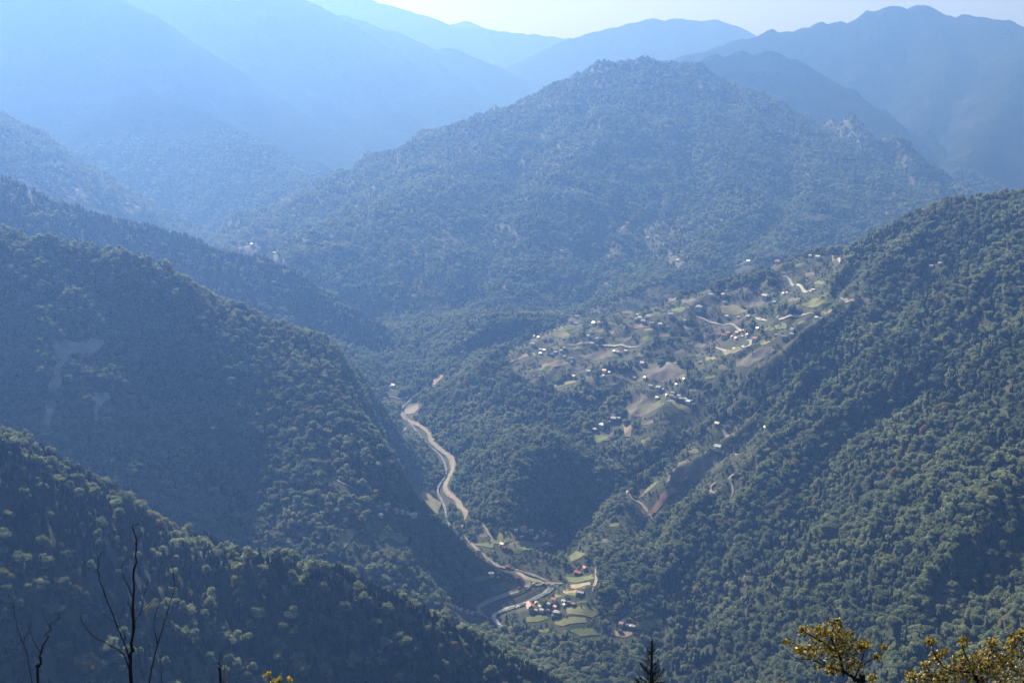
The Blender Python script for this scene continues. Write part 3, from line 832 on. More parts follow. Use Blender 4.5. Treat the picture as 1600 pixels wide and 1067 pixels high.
# ------------------------------------------------------------------ roads, river
ROADS = [
 ('dirt_road', [(653, 632), (632, 643), (630, 652), (650, 663), (672, 678), (675, 690), (690, 704), (706, 716), (707, 735), (698, 752), (696, 765), (704, 774), (716, 784), (718, 792), (728, 800), (727, 812)], 9, 'main dusty dirt road winding along the river', 5),
 ('dirt_road', [(727, 808), (722, 822), (730, 842), (752, 866), (772, 880), (785, 887)], 6, 'hidden stretch of the valley road between the trees', 1),
 ('dirt_road', [(785, 887), (806, 893), (818, 902), (826, 914), (812, 922), (790, 930), (768, 938), (752, 946), (746, 954), (756, 962), (768, 966)], 9, 'dusty dirt road looping above the river at the bridge', 4),
 ('dirt_road', [(826, 914), (842, 914), (858, 912)], 6, 'short dirt road leading to the bridge', 3),
 ('dirt_road', [(1124, 780), (1114, 770), (1110, 762), (1120, 754)], 6, 'narrow dirt track bending on the lower slope', 3),
 ('dirt_road', [(1142, 778), (1145, 768), (1140, 754), (1142, 744), (1158, 740)], 7, 'dirt switchback track on the lower slope', 4),
 ('dirt_road', [(1138, 698), (1148, 706), (1156, 720)], 6, 'short dirt track beside the plantation', 3),
 ('dirt_road', [(1118, 668), (1130, 674), (1148, 682)], 5, 'thin path running down past the creek farm', 3),
 ('dirt_road', [(980, 770), (988, 780), (1000, 785), (1020, 812)], 5, 'narrow path past the reddish field', 3),
 ('dirt_road', [(930, 888), (932, 900), (930, 912), (926, 925)], 5, 'pale track climbing behind the terraced fields', 3),
 ('dirt_road', [(751, 812), (760, 828), (772, 846)], 4, 'straight pale footpath across the scrub', 2),
 ('paved_road', [(932, 540), (950, 540), (975, 541), (1000, 542)], 6, 'straight pale road along the middle of the bench', 3),
 ('paved_road', [(1088, 494), (1105, 502), (1130, 508), (1155, 515), (1160, 520), (1150, 530)], 6, 'pale road descending to the orange hamlet', 3),
 ('paved_road', [(1118, 543), (1145, 544), (1165, 543), (1173, 537), (1168, 532)], 6, 'pale road bend below the orange hamlet', 3),
 ('paved_road', [(1180, 497), (1215, 496), (1245, 494), (1272, 492)], 6, 'pale road across the upper bench', 3),
 ('paved_road', [(1218, 431), (1235, 438), (1250, 448), (1266, 455), (1272, 458)], 6, 'pale road slanting down the upper bench', 3),
 ('paved_road', [(1297, 400), (1303, 405), (1312, 411)], 8, 'short pale road at the skyline of the bench', 3),
 ('dirt_road', [(1314, 466), (1326, 473), (1345, 480)], 9, 'broad dirt road cutting into the flank', 4),
 ('dirt_road', [(518, 745), (535, 755), (552, 764), (566, 772)], 5, 'pale track on the western hillside', 3),
 ('dirt_road', [(512, 742), (520, 741), (530, 739)], 5, 'short bare cut at the head of the hillside track', 3),
 ('dirt_road', [(630, 740), (636, 748), (640, 757)], 5, 'reddish cut bank above the river road', 3),
 ('dirt_road', [(626, 676), (632, 672), (636, 668)], 6, 'short bare cut above the upper bend', 3),
 ('dirt_road', [(596, 624), (610, 620), (628, 624), (645, 618)], 5, 'faint track by the upper river hamlet', 3),
]
for kind, pts, w, lab, cl in ROADS:
    L = px_line(pts)
    main = 'dusty' in lab
    if main:
        ribbon('road_verge', L, w * 1.35, M['verge'], lift=0.7, label='bare earth verge beside the ' + ' '.join(lab.split()[:5]), wvar=0.8)
    ribbon(kind, L, w, M['dirt_road'] if kind == 'dirt_road' else M['paved'], lift=1.25, label=lab, wvar=0.25)
    if cl > 1: clear_line(L, cl)

rv = river.copy()
_, rvv = project(rv[:, 0], rv[:, 1], rv[:, 2])
open_w = np.clip((rvv - 860) / 25, 0, 1)
low_w = np.clip((rvv - 912) / 8, 0, 1)
ribbon('gravel_bar', rv, 4 + 5 * low_w + 2 * open_w, M['gravel_bar'], lift=1.15, flat=True, label='pale gravel banks lining the river', wvar=0.9)
ribbon('river', rv, 2.6 + 3.5 * low_w, M['water'], lift=1.6, flat=True, label='shallow white-water river winding along the valley floor', wvar=0.6)
uu, vv = project(rv[:, 0], rv[:, 1], rv[:, 2])
for i in range(len(uu)):
    if vv[i] > 880 and vv[i] < 980: clear_disc(uu[i], vv[i], 4, 3)
    elif 700 < vv[i] <= 880 and (i % 5) < 2: clear_disc(uu[i], vv[i], 4, 3)

# ================================================================== buildings
def bm_mesh(name, bm, mat, smooth=False):
    bmesh.ops.recalc_face_normals(bm, faces=bm.faces)
    me = bpy.data.meshes.new(name)
    bm.to_mesh(me); bm.free()
    if mat is not None: me.materials.append(mat)
    if smooth:
        for p in me.polygons: p.use_smooth = True
    return me

def bx(bm, cx, cy, cz, sx, sy, sz):
    r = bmesh.ops.create_cube(bm, size=1.0)
    bmesh.ops.scale(bm, vec=(sx, sy, sz), verts=r['verts'])
    bmesh.ops.translate(bm, vec=(cx, cy, cz), verts=r['verts'])
    return r['verts']

def beam(bm, a, b, w):
    a = Vector(a); b = Vector(b)
    d = b - a
    q = d.to_track_quat('Z', 'Y').to_matrix().to_4x4()
    r = bmesh.ops.create_cube(bm, size=1.0, matrix=Matrix.Translation((a + b) / 2) @ q @ Matrix.Diagonal((w, w, d.length, 1)))
    return r['verts']

def paint(name, c, rough=0.5, var=0.85, metal=0.0):
    m = ramp_mat(name, [(0.3, tuple(x * var for x in c)), (0.7, c)], scale=0.7, detail=5, rough=rough)
    m.node_tree.nodes['Principled BSDF'].inputs['Metallic'].default_value = metal
    return m
ROOF = {
 'white': (paint('roof_white', (0.62, 0.63, 0.63), 0.4), 'white metal roofed'),
 'grey': (paint('roof_grey', (0.42, 0.43, 0.45), 0.4), 'grey roofed'),
 'red': (paint('roof_red', (0.42, 0.10, 0.07), 0.55), 'red roofed'),
 'pink': (paint('roof_pink', (0.56, 0.30, 0.27), 0.55), 'faded pink roofed'),
 'orange': (paint('roof_orange', (0.58, 0.27, 0.13), 0.55), 'orange tile roofed'),
 'brown': (paint('roof_brown', (0.20, 0.13, 0.10), 0.7), 'dark brown roofed'),
 'green': (paint('roof_green', (0.55, 0.66, 0.56), 0.4), 'pale green roofed'),
 'tan': (paint('roof_tan', (0.58, 0.47, 0.27), 0.6), 'straw coloured roofed'),
}
WALL = [paint('wall_lime', (0.62, 0.60, 0.55), 0.85), paint('wall_timber', (0.20, 0.14, 0.09), 0.8), paint('wall_block', (0.38, 0.36, 0.33), 0.9), paint('wall_cream', (0.60, 0.52, 0.38), 0.85)]
M['glass'] = paint('window_glass', (0.05, 0.06, 0.07), 0.1)
M['door_wood'] = paint('door_wood', (0.12, 0.07, 0.04), 0.6)
M['brick'] = paint('chimney_brick', (0.30, 0.15, 0.11), 0.8)

HOUSE_MESH = {}
def house_mesh(kind, part, key=None):
    """unit house: 1 long (x), 0.72 deep (y), walls 0.52 high; door side faces -y"""
    k = (kind, part, key)
    if k in HOUSE_MESH: return HOUSE_MESH[k]
    bm = bmesh.new()
    L, D, HW = 1.0, .72, .52
    if part == 'wall':
        bx(bm, 0, 0, (HW - .35) / 2, L, D, HW + .35)
        if kind == 'gable':
            for s in (-1, 1):
                v = [bm.verts.new((s * (L / 2 - .02), -D / 2 + .01, HW)), bm.verts.new((s * (L / 2 - .02), D / 2 - .01, HW)), bm.verts.new((s * (L / 2 - .02), 0, HW + .27))]
                bm.faces.new(v)
        bx(bm, 0, -D / 2 - .09, .235, L * .98, .18, .03)          # balcony slab along the front
        mat = WALL[key]
    elif part == 'roof':
        e, t = .10, .035
        if kind == 'gable':
            rows = [(-D / 2 - e, HW - .03), (0, HW + .30), (D / 2 + e, HW - .03)]
            vs = []
            for x in (-L / 2 - e, L / 2 + e):
                vs.append([bm.verts.new((x, y, z)) for y, z in rows] + [bm.verts.new((x, y, z + t)) for y, z in rows])
            a, b = vs
            for i in (0, 1):
                bm.faces.new((a[i], a[i + 1], b[i + 1], b[i])); bm.faces.new((a[i + 3], b[i + 3], b[i + 4], a[i + 4]))
            for q in (a, b):
                bm.faces.new((q[0], q[1], q[4], q[3])); bm.faces.new((q[1], q[2], q[5], q[4]))
            bm.faces.new((a[0], a[3], b[3], b[0])); bm.faces.new((a[2], b[2], b[5], a[5]))
        else:
            X, Y_ = L / 2 + e, D / 2 + e
            base = [bm.verts.new(p) for p in ((-X, -Y_, HW - .02), (X, -Y_, HW - .02), (X, Y_, HW - .02), (-X, Y_, HW - .02))]
            low = [bm.verts.new((v.co.x, v.co.y, HW - .055)) for v in base]
            r0 = bm.verts.new((-L * .17, 0, HW + .27)); r1 = bm.verts.new((L * .17, 0, HW + .27))
            bm.faces.new((base[0], base[1], r1, r0)); bm.faces.new((base[2], base[3], r0, r1)); bm.faces.new((base[1], base[2], r1)); bm.faces.new((base[3], base[0], r0))
            bm.faces.new(low)
            for i in range(4): bm.faces.new((base[i], base[(i + 1) % 4], low[(i + 1) % 4], low[i]))
        mat = ROOF[key][0]
    elif part == 'chimney':
        bx(bm, .22, .08, HW + .30, .07, .07, .26); bx(bm, .22, .08, HW + .44, .09, .09, .03)
        mat = M['brick']
    elif part == 'door':
        bx(bm, 0, -D / 2 - .004, .10, .11, .02, .21); mat = M['door_wood']
    elif part == 'window':
        bx(bm, 0, 0, 0, .13, .016, .13); mat = M['glass']
    HOUSE_MESH[k] = bm_mesh('house_' + part, bm, mat)
    return HOUSE_MESH[k]

CLUSTERS = {}
def house(u, v, px, roof, cluster, kind='gable', wall=0, turn=None, long_=1.0, name='farm_house'):
    """one house standing on the land where the photograph shows it; px = its width in the photograph"""
    p = pick(u, v)
    if p is None: return None
    dist = math.hypot(p[0], p[1])
    size = px * dist / F_PX / long_
    size = max(size * .86, 6.0)
    e = 6.0
    gx = float(Hs(p[0] + e, p[1]) - Hs(p[0] - e, p[1])) / (2 * e); gy = float(Hs(p[0], p[1] + e) - Hs(p[0], p[1] - e)) / (2 * e)
    down = math.atan2(-gx, gy) if math.hypot(gx, gy) > .05 else 0.0     # turn so that the front (-y) looks downhill
    rz = (down * .6 + random.uniform(-.45, .45)) if turn is None else turn
    o = empty(name, (p[0], p[1], p[2] + .16 * size), rz)
    o.scale = (size * long_, size, size)
    CLUSTERS.setdefault(cluster, []).append((u, v, o, roof, kind))
    mesh_obj('wall', house_mesh(kind, 'wall', wall), o)
    mesh_obj('roof', house_mesh(kind, 'roof', roof), o)
    if px >= 5.5:
        mesh_obj('door', house_mesh(kind, 'door'), o)
        for wx, wy, wz in ((-.3, -.364, .36), (.3, -.364, .36), (0, -.364, .38), (-.32, -.364, .11), (.32, -.364, .11)):
            w = mesh_obj('window', house_mesh(kind, 'window'), o); w.location = (wx, wy, wz)
        for sx in (-1, 1):
            w = mesh_obj('window', house_mesh(kind, 'window'), o); w.location = (sx * .502, 0.05, .33); w.rotation_euler = (0, 0, math.pi / 2)
    if px >= 7 and kind == 'gable':
        mesh_obj('chimney', house_mesh(kind, 'chimney'), o)
    clear_disc(u, v, px * .8 + 1.5, 3.0)
    clear_disc(u, v + px * .35 + 2, px * .7 + 1, 3.5)
    return o

W, G, R, K, O, B, N, T = 'white', 'grey', 'red', 'pink', 'orange', 'brown', 'green', 'tan'
HOUSES = {
 'valley village by the bridge': [(767, 900, 10, W, 'hip', 0), (809, 906, 9, K, 'gable', 1), (903, 898, 13, R, 'gable', 1), (914, 891, 9, R, 'gable', 1), (907, 929, 12, W, 'gable', 1), (865, 940, 9, O, 'gable', 0), (828, 951, 19, K, 'gable', 3), (810, 950, 7, W, 'gable', 0),
   (844, 950, 7, G, 'gable', 2), (847, 956, 8, W, 'gable', 0), (858, 946, 7, G, 'gable', 2), (868, 951, 8, K, 'gable', 1), (881, 942, 8, W, 'gable', 0), (889, 943, 6, G, 'gable', 1), (882, 947, 7, W, 'hip', 2), (838, 944, 6, T, 'gable', 0), (870, 961, 12, W, 'hip', 2), (865, 965, 8, G, 'gable', 1), (896, 946, 6, K, 'gable', 1), (838, 956, 6, G, 'gable', 1), (886, 935, 5, B, 'gable', 1), (794, 889, 9, R, 'gable', 1), (801, 891, 6, G, 'gable', 2), (857, 956, 6, B, 'gable', 1)],
 'lowest farm by the pale meadow': [(971, 977, 8, K, 'gable', 0), (988, 982, 10, W, 'hip', 1), (969, 988, 6, B, 'gable', 1), (952, 982, 5, G, 'gable', 2), (975, 973, 4, W, 'gable', 0), (981, 979, 4, G, 'gable', 2), (991, 975, 5, R, 'gable', 1)],
 'roadside hamlet behind the dark ridge': [(707, 950, 6, W, 'gable', 0), (713, 952, 6, K, 'gable', 0), (719, 955, 7, W, 'gable', 2), (729, 958, 8, K, 'gable', 0), (737, 960, 7, W, 'gable', 0)],
 'riverside hamlet above the bridge': [(817, 829, 10, K, 'gable', 0), (806, 830, 6, W, 'gable', 0), (829, 833, 9, G, 'gable', 2), (848, 836, 8, W, 'hip', 0), (858, 837, 8, R, 'gable', 0), (861, 841, 7, K, 'gable', 2), (839, 840, 6, W, 'gable', 0), (836, 845, 8, W, 'gable', 2), (815, 841, 6, G, 'gable', 1), (854, 853, 9, W, 'hip', 2), (861, 855, 6, G, 'gable', 1), (822, 834, 5, G, 'gable', 1), (851, 832, 5, G, 'gable', 1), (866, 838, 5, B, 'gable', 1), (843, 833, 6, G, 'gable', 1)],
 'scrub slope beside the straight footpath': [(785, 854, 9, W, 'gable', 0), (788, 858, 7, R, 'gable', 1), (796, 860, 6, B, 'gable', 1), (716, 835, 4, W, 'gable', 0)],
 'river spur': [(604, 792, 12, W, 'gable', 2), (594, 808, 9, W, 'hip', 0), (603, 799, 5, G, 'gable', 2), (618, 801, 9, K, 'gable', 0), (628, 802, 7, W, 'gable', 0), (636, 803, 6, K, 'gable', 0), (645, 808, 14, W, 'gable', 0), (504, 804, 8, W, 'gable', 2)],
 'upper river bend': [(612, 603, 7, R, 'gable', 1), (615, 606, 8, W, 'gable', 0), (608, 606, 5, W, 'gable', 0)],
 'lone clearing on the landslide hill': [(332, 672, 5, W, 'gable', 1)],
 'shelf of the central mountain': [(646, 379, 6, W, 'gable', 0), (877, 394, 5, W, 'gable', 0), (883, 394, 6, T, 'gable', 0), (892, 376, 5, W, 'gable', 0), (1027, 373, 7, K, 'gable', 0), (1059, 409, 5, W, 'gable', 0), (1049, 400, 5, G, 'gable', 0), (684, 365, 4, K, 'gable', 0), (693, 363, 4, W, 'gable', 0), (980, 352, 6, K, 'gable', 0), (1012, 374, 5, W, 'gable', 0)],
 'bench rim above the tan fields': [(891, 495, 4, G, 'gable', 0), (893, 505, 7, W, 'gable', 0), (901, 508, 6, W, 'gable', 0), (902, 498, 7, K, 'gable', 0), (928, 508, 7, W, 'gable', 0), (937, 507, 6, W, 'gable', 0)],
 'white roofed hamlet on the bench': [(1000, 500, 7, W, 'gable', 0), (1005, 505, 7, W, 'gable', 0), (994, 501, 5, G, 'gable', 2), (1018, 509, 8, W, 'gable', 0), (1032, 510, 7, W, 'gable', 0), (1048, 495, 8, W, 'gable', 0), (1070, 503, 5, W, 'gable', 0), (996, 494, 4, W, 'gable', 0), (1025, 485, 6, G, 'gable', 0), (1043, 513, 5, G, 'gable', 2)],
 'row along the bench edge': [(833, 540, 6, W, 'gable', 0), (842, 530, 6, W, 'gable', 0), (850, 531, 5, K, 'gable', 0), (859, 531, 6, W, 'gable', 0), (881, 531, 5, G, 'gable', 0), (835, 527, 4, K, 'gable', 0)],
 'straight bench road': [(919, 527, 5, G, 'gable', 0), (925, 540, 7, W, 'gable', 0), (933, 532, 7, G, 'hip', 0), (939, 531, 5, G, 'gable', 1), (924, 521, 4, T, 'gable', 0), (960, 551, 5, W, 'gable', 0), (966, 552, 5, G, 'gable', 0), (978, 551, 6, W, 'gable', 0)],
 'close hamlet beside the tan fields': [(845, 549, 6, W, 'gable', 0), (851, 550, 6, W, 'gable', 0), (857, 552, 7, R, 'gable', 0), (868, 553, 6, W, 'gable', 0), (845, 555, 6, G, 'gable', 0), (882, 546, 5, G, 'gable', 1), (877, 550, 5, G, 'gable', 0), (882, 559, 5, W, 'gable', 0), (892, 563, 7, W, 'gable', 0), (893, 568, 5, W, 'gable', 0), (887, 563, 4, K, 'gable', 0), (862, 556, 5, G, 'gable', 1)],
 'forest rim below the fallow slope': [(945, 583, 8, O, 'gable', 0), (952, 584, 5, W, 'gable', 0), (943, 589, 4, W, 'gable', 0), (920, 584, 8, G, 'gable', 0), (897, 591, 7, K, 'gable', 0)],
 'fallow slope amid the bench': [(1004, 571, 8, G, 'gable', 0), (991, 592, 5, W, 'gable', 0), (1008, 593, 7, W, 'hip', 0), (1057, 603, 5, W, 'gable', 0), (1069, 595, 6, G, 'gable', 0)],
 'hamlet above the bow shaped meadow': [(1017, 606, 7, G, 'gable', 0), (1029, 609, 8, W, 'gable', 0), (1035, 611, 6, G, 'gable', 2), (1027, 624, 6, G, 'gable', 0), (1042, 620, 6, W, 'gable', 0), (1051, 617, 7, W, 'gable', 0), (1050, 621, 6, G, 'gable', 2), (1055, 624, 6, B, 'gable', 1), (1061, 621, 6, W, 'gable', 0), (1064, 626, 7, G, 'gable', 1), (1071, 626, 6, W, 'gable', 0), (1076, 631, 8, W, 'gable', 0), (1080, 628, 5, G, 'gable', 1), (1083, 634, 6, G, 'gable', 2)],
 'spur above the square tan field': [(959, 658, 9, W, 'gable', 1), (967, 656, 6, W, 'gable', 1), (941, 668, 10, W, 'hip', 0), (930, 674, 8, G, 'hip', 1), (953, 661, 5, B, 'gable', 1)],
 'upper bench': [(1092, 485, 11, W, 'hip', 0), (1133, 475, 6, G, 'hip', 0), (1111, 464, 7, W, 'gable', 0), (1130, 463, 6, W, 'gable', 0), (1135, 462, 4, W, 'gable', 0), (1195, 467, 9, W, 'gable', 0), (1200, 464, 4, W, 'gable', 0), (1208, 461, 5, W, 'gable', 0), (1224, 461, 5, W, 'gable', 0), (1230, 460, 4, K, 'gable', 0), (1158, 479, 5, W, 'gable', 0), (1210, 475, 6, G, 'gable', 0), (1271, 456, 6, W, 'gable', 0), (1278, 405, 7, W, 'gable', 0), (1266, 402, 5, W, 'gable', 0), (1136, 497, 6, W, 'gable', 0), (1154, 498, 5, K, 'gable', 0), (1169, 498, 7, G, 'gable', 0), (1276, 499, 6, G, 'gable', 0), (1282, 500, 5, G, 'gable', 0), (1170, 412, 7, W, 'gable', 0), (1164, 413, 5, G, 'gable', 0), (1215, 413, 8, R, 'gable', 0), (1152, 418, 5, K, 'gable', 0)],
 'orange roofed hamlet': [(1122, 525, 6, O, 'gable', 0), (1131, 528, 9, O, 'gable', 0), (1137, 523, 6, T, 'gable', 0), (1150, 532, 7, K, 'gable', 0), (1152, 523, 7, O, 'gable', 3), (1157, 520, 6, T, 'gable', 0), (1168, 526, 7, W, 'hip', 0), (1180, 533, 8, R, 'gable', 0), (1144, 528, 5, R, 'gable', 0), (1184, 516, 6, W, 'gable', 0), (1160, 528, 5, K, 'gable', 0)],
 'wooded east side of the bench': [(1213, 526, 6, G, 'hip', 0), (1237, 525, 7, W, 'hip', 0), (1225, 530, 8, G, 'gable', 2), (1208, 550, 4, W, 'gable', 0), (1094, 569, 6, G, 'gable', 0), (1238, 517, 4, W, 'gable', 0)],
 'plantation slope': [(1122, 703, 11, N, 'gable', 0), (1121, 666, 9, T, 'gable', 1), (1130, 708, 4, W, 'gable', 0), (1196, 670, 6, W, 'gable', 0), (981, 771, 5, R, 'gable', 0), (1144, 712, 6, K, 'gable', 0), (1150, 743, 4, B, 'gable', 1)],
 'forest of the eastern flank': [(1455, 418, 4, W, 'gable', 0), (1468, 414, 5, W, 'gable', 0), (1411, 473, 6, W, 'gable', 0)],
 'high western farms': [(113, 295, 4, W, 'gable', 0), (126, 298, 4, W, 'gable', 0), (174, 323, 5, W, 'gable', 0), (190, 321, 4, W, 'gable', 0), (198, 321, 5, W, 'gable', 0), (207, 323, 5, W, 'gable', 0), (140, 273, 4, W, 'gable', 0), (158, 275, 4, W, 'gable', 0), (46, 298, 4, W, 'gable', 0)],
 'hazy village at the valley bend': [(374, 379, 5, W, 'gable', 0), (385, 383, 4, W, 'gable', 0), (394, 385, 6, W, 'gable', 0), (405, 389, 6, W, 'gable', 0), (429, 397, 5, W, 'gable', 0)],
}
for cl, hs in HOUSES.items():
    for (u, v, px, roof, kind, wall) in hs:
        lg = 1.5 if px >= 12 and kind == 'gable' else 1.0
        house(u, v, px, roof, cl, kind, wall, long_=lg)
ORD = ['first', 'second', 'third', 'fourth', 'fifth', 'sixth', 'seventh', 'eighth', 'ninth', 'tenth', 'eleventh', 'twelfth', 'thirteenth', 'fourteenth', 'fifteenth', 'sixteenth']
for cl, lst in CLUSTERS.items():
    lst.sort(key=lambda t: t[0])
    byroof = {}
    for t in lst: byroof.setdefault((t[3], t[4]), []).append(t)
    for (roof, kind), ts in byroof.items():
        kindw = ROOF[roof][1] + (' hipped' if kind == 'hip' else '')
        for i, t in enumerate(ts):
            if len(ts) == 1: lab = f'only {kindw} house at the {cl}'
            else: lab = f'{kindw} house, {ORD[i]} from left, at the {cl}'
            words_ = lab.split()
            tag(t[2], ' '.join(words_[:16]), 'house', 'houses, ' + cl)

# ------------------------------------------------------------------ bridge, retaining wall, mast, vehicles
def build_bridge():
    c = river[np.argmin(np.hypot(*(np.array(project(river[:, 0], river[:, 1], river[:, 2])) - np.array([[865], [913]]))))]
    a = pick(855, 912); b = pick(878, 913)
    a = np.array([c[0] - 17, c[1] + 1, 0]); b = np.array([c[0] + 17, c[1] - 1, 0])
    z = max(float(Hs(a[0], a[1])), float(Hs(b[0], b[1])), c[2] + 4.5)
    o = empty('truss_bridge', (c[0], c[1], z), math.atan2(b[1] - a[1], b[0] - a[0]))
    L = 36.0
    bm = bmesh.new(); bx(bm, 0, 0, .3, L, 5.4, .5)
    mesh_obj('deck', bm_mesh('bridge_deck', bm, M['concrete']), o)
    for s in (-1, 1):
        bm = bmesh.new()
        y = s * 2.9
        beam(bm, (-L / 2, y, .7), (L / 2, y, .7), .35)
        beam(bm, (-L / 2 + 4, y, 4.0), (L / 2 - 4, y, 4.0), .35)
        n = 8
        for k in range(n):
            x0 = -L / 2 + L * k / n; x1 = x0 + L / n; xm = .5 * (x0 + x1)
            beam(bm, (x0, y, .7), (xm, y, 4.0), .22); beam(bm, (xm, y, 4.0), (x1, y, .7), .22)
        mesh_obj('truss', bm_mesh('bridge_truss', bm, M['steel']), o)
    for s in (-1, 1):
        bm = bmesh.new(); bx(bm, s * (L / 2 - 1.0), 0, -3.2, 2.4, 6.4, 6.4)
        mesh_obj('abutment', bm_mesh('bridge_abutment', bm, M['concrete']), o)
    tag(o, 'rusty steel truss bridge crossing the river beside the valley village', 'bridge')
    clear_disc(865, 911, 16, 6)
build_bridge()

def build_retaining_wall():
    L = px_line([(828, 920), (812, 928), (790, 936), (768, 944), (756, 950)])
    n = len(L)
    t = np.gradient(L[:, :2], axis=0); t /= np.linalg.norm(t, axis=1)[:, None]
    nr = np.stack([-t[:, 1], t[:, 0]], -1)
    sgn = -1 if nr[n // 2, 1] > 0 else 1
    nr *= sgn                                     # towards the river (towards the viewpoint)
    z = Hs(L[:, 0], L[:, 1])
    top = z + 1.1
    bot = z - 9.0
    P = []
    for off, zz in ((0.0, top), (0.9, top), (2.6, bot), (0.0, bot)):
        P.append(np.column_stack([L[:, :2] + nr * off, zz]))
    V = np.array(P).reshape(-1, 3)
    q = []
    for k in range(4):
        a = np.arange(n - 1) + k * n; b = np.arange(n - 1) + ((k + 1) % 4) * n
        q.append(np.stack([a, a + 1, b + 1, b], -1))
    q.append(np.array([[0, n, 2 * n, 3 * n], [n - 1, 4 * n - 1, 3 * n - 1, 2 * n - 1]]))
    me = np_mesh('retaining_wall', V, quads=np.concatenate(q))
    bm = bmesh.new(); bm.from_mesh(me); bmesh.ops.recalc_face_normals(bm, faces=bm.faces); bm.to_mesh(me); bm.free()
    o = mesh_obj('retaining_wall', me, mat=M['wall_stone'])
    tag(o, 'dark stone retaining wall under the looping road by the river', 'wall')
    clear_poly([(745, 952), (790, 930), (830, 916), (842, 924), (800, 945), (760, 962)])
build_retaining_wall()

def build_mast(u, v, h):
    p = pick(u, v)
    o = empty('radio_mast', p)
    bm = bmesh.new()
    r0, r1 = 1.5, .35
    legs = [(math.cos(a), math.sin(a)) for a in (0.5, 0.5 + 2 * math.pi / 3, 0.5 + 4 * math.pi / 3)]
    for cx_1, cy_1 in legs: beam(bm, (cx_1 * r0, cy_1 * r0, -1), (cx_1 * r1, cy_1 * r1, h), .30)
    mesh_obj('legs', bm_mesh('mast_legs', bm, ROOF['grey'][0]), o)
    bm = bmesh.new()
    n = 8
    for k in range(n):
        ra = r0 + (r1 - r0) * k / n; rb = r0 + (r1 - r0) * (k + 1) / n
        for i in range(3):
            a_, b_ = legs[i], legs[(i + 1) % 3]
            beam(bm, (a_[0] * ra, a_[1] * ra, h * k / n), (b_[0] * rb, b_[1] * rb, h * (k + 1) / n), .14)
    mesh_obj('lattice', bm_mesh('mast_lattice', bm, ROOF['grey'][0]), o)
    bm = bmesh.new()
    for a in range(3): bx(bm, math.cos(a * 2.1) * .7, math.sin(a * 2.1) * .7, h - 1.5, .35, .25, 2.2)
    mesh_obj('antenna', bm_mesh('mast_antenna', bm, ROOF['white'][0]), o)
    tag(o, 'thin pale lattice radio mast standing on the bench', 'mast')
    clear_disc(u, v - 5, 3, 9)
build_mast(981, 550, 19)

TYRE = paint('tyre_rubber', (0.025, 0.025, 0.025), 0.8)
def vehicle(u, v, kind, paintc, label, rz):
    p = pick(u, v)
    dims = {'car': (4.4, 1.8, .72, 2.3, .62), 'van': (5.6, 2.0, 1.1, 3.9, 1.05), 'truck': (8.0, 2.5, 1.0, 2.0, 1.7)}[kind]
    L, Wd, hb, lc, hc = dims
    o = empty('parked_' + kind if kind != 'truck' else 'dump_truck', (p[0], p[1], p[2] + 1.3), rz)
    mat = paint('vehicle_paint', paintc, 0.3)
    bm = bmesh.new()
    v_ = bx(bm, 0, 0, .35 + hb / 2, L, Wd, hb)
    bmesh.ops.bevel(bm, geom=[e for e in bm.edges], offset=.12, segments=2, affect='EDGES')
    mesh_obj('body', bm_mesh('vehicle_body', bm, mat), o)
    bm = bmesh.new()
    x0 = {'car': -.2, 'van': -.5, 'truck': 2.8}[kind]
    vs = bx(bm, x0, 0, .35 + hb + hc / 2 - .02, lc, Wd * .92, hc)
    for w in vs:
        if w.co.z > .35 + hb + hc * .5: w.co.x = x0 + (w.co.x - x0) * .78; w.co.y *= .86
    mesh_obj('cabin', bm_mesh('vehicle_cabin', bm, mat), o)
    bm = bmesh.new(); bx(bm, x0, 0, .35 + hb + hc * .48, lc * .93, Wd * .925, hc * .5)
    mesh_obj('windows', bm_mesh('vehicle_glass', bm, M['glass']), o)
    if kind == 'truck':
        bm = bmesh.new()
        vs = bx(bm, -1.3, 0, .35 + hb + .75, 5.0, 2.5, 1.4)
        for w in vs:
            if w.co.z < .35 + hb + .7: w.co.x = -1.3 + (w.co.x + 1.3) * .9
        mesh_obj('tipper_bed', bm_mesh('truck_bed', bm, mat), o)
    for sx in (-1, 1):
        for sy in (-1, 1):
            bm = bmesh.new()
            bmesh.ops.create_cone(bm, cap_ends=True, segments=14, radius1=.38, radius2=.38, depth=.26, matrix=Matrix.Translation((sx * L * .31, sy * Wd * .47, .36)) @ Matrix.Rotation(math.pi / 2, 4, 'X'))
            mesh_obj('wheel', bm_mesh('vehicle_wheel', bm, TYRE), o)
    tag(o, label, kind)
    clear_disc(u, v, 6, 3)
vehicle(834, 913.5, 'van', (0.75, 0.75, 0.74), 'white van parked beside the road leading to the bridge', 0.2)
vehicle(823, 918, 'car', (0.72, 0.72, 0.70), 'white car on the looping road near the junction', 0.5)
vehicle(827, 919.5, 'car', (0.55, 0.18, 0.10), 'red car on the looping road near the junction', 0.4)
vehicle(811, 920, 'truck', (0.30, 0.06, 0.04), 'dark red tipper truck at the inner edge of the looping road', 0.6)
vehicle(752, 951, 'truck', (0.60, 0.27, 0.05), 'orange tipper truck at the lower bend of the looping road', -0.9)
vehicle(636, 652, 'van', (0.75, 0.76, 0.78), 'white van on the dirt road at the upper bend', 0.3)

# ================================================================== trees
M['conifer'] = leaf_mat('conifer_needles', (0.018, 0.027, 0.020), (0.030, 0.042, 0.028), (0.046, 0.060, 0.036), trans=0.3)
M['broad'] = leaf_mat('broad_leaves', (0.048, 0.064, 0.038), (0.082, 0.102, 0.058), (0.120, 0.136, 0.082), trans=0.7, tip=(0.16, 0.15, 0.07))
M['autumn'] = leaf_mat('turning_leaves', (0.09, 0.09, 0.025), (0.15, 0.13, 0.035), (0.22, 0.13, 0.05), trans=0.3)

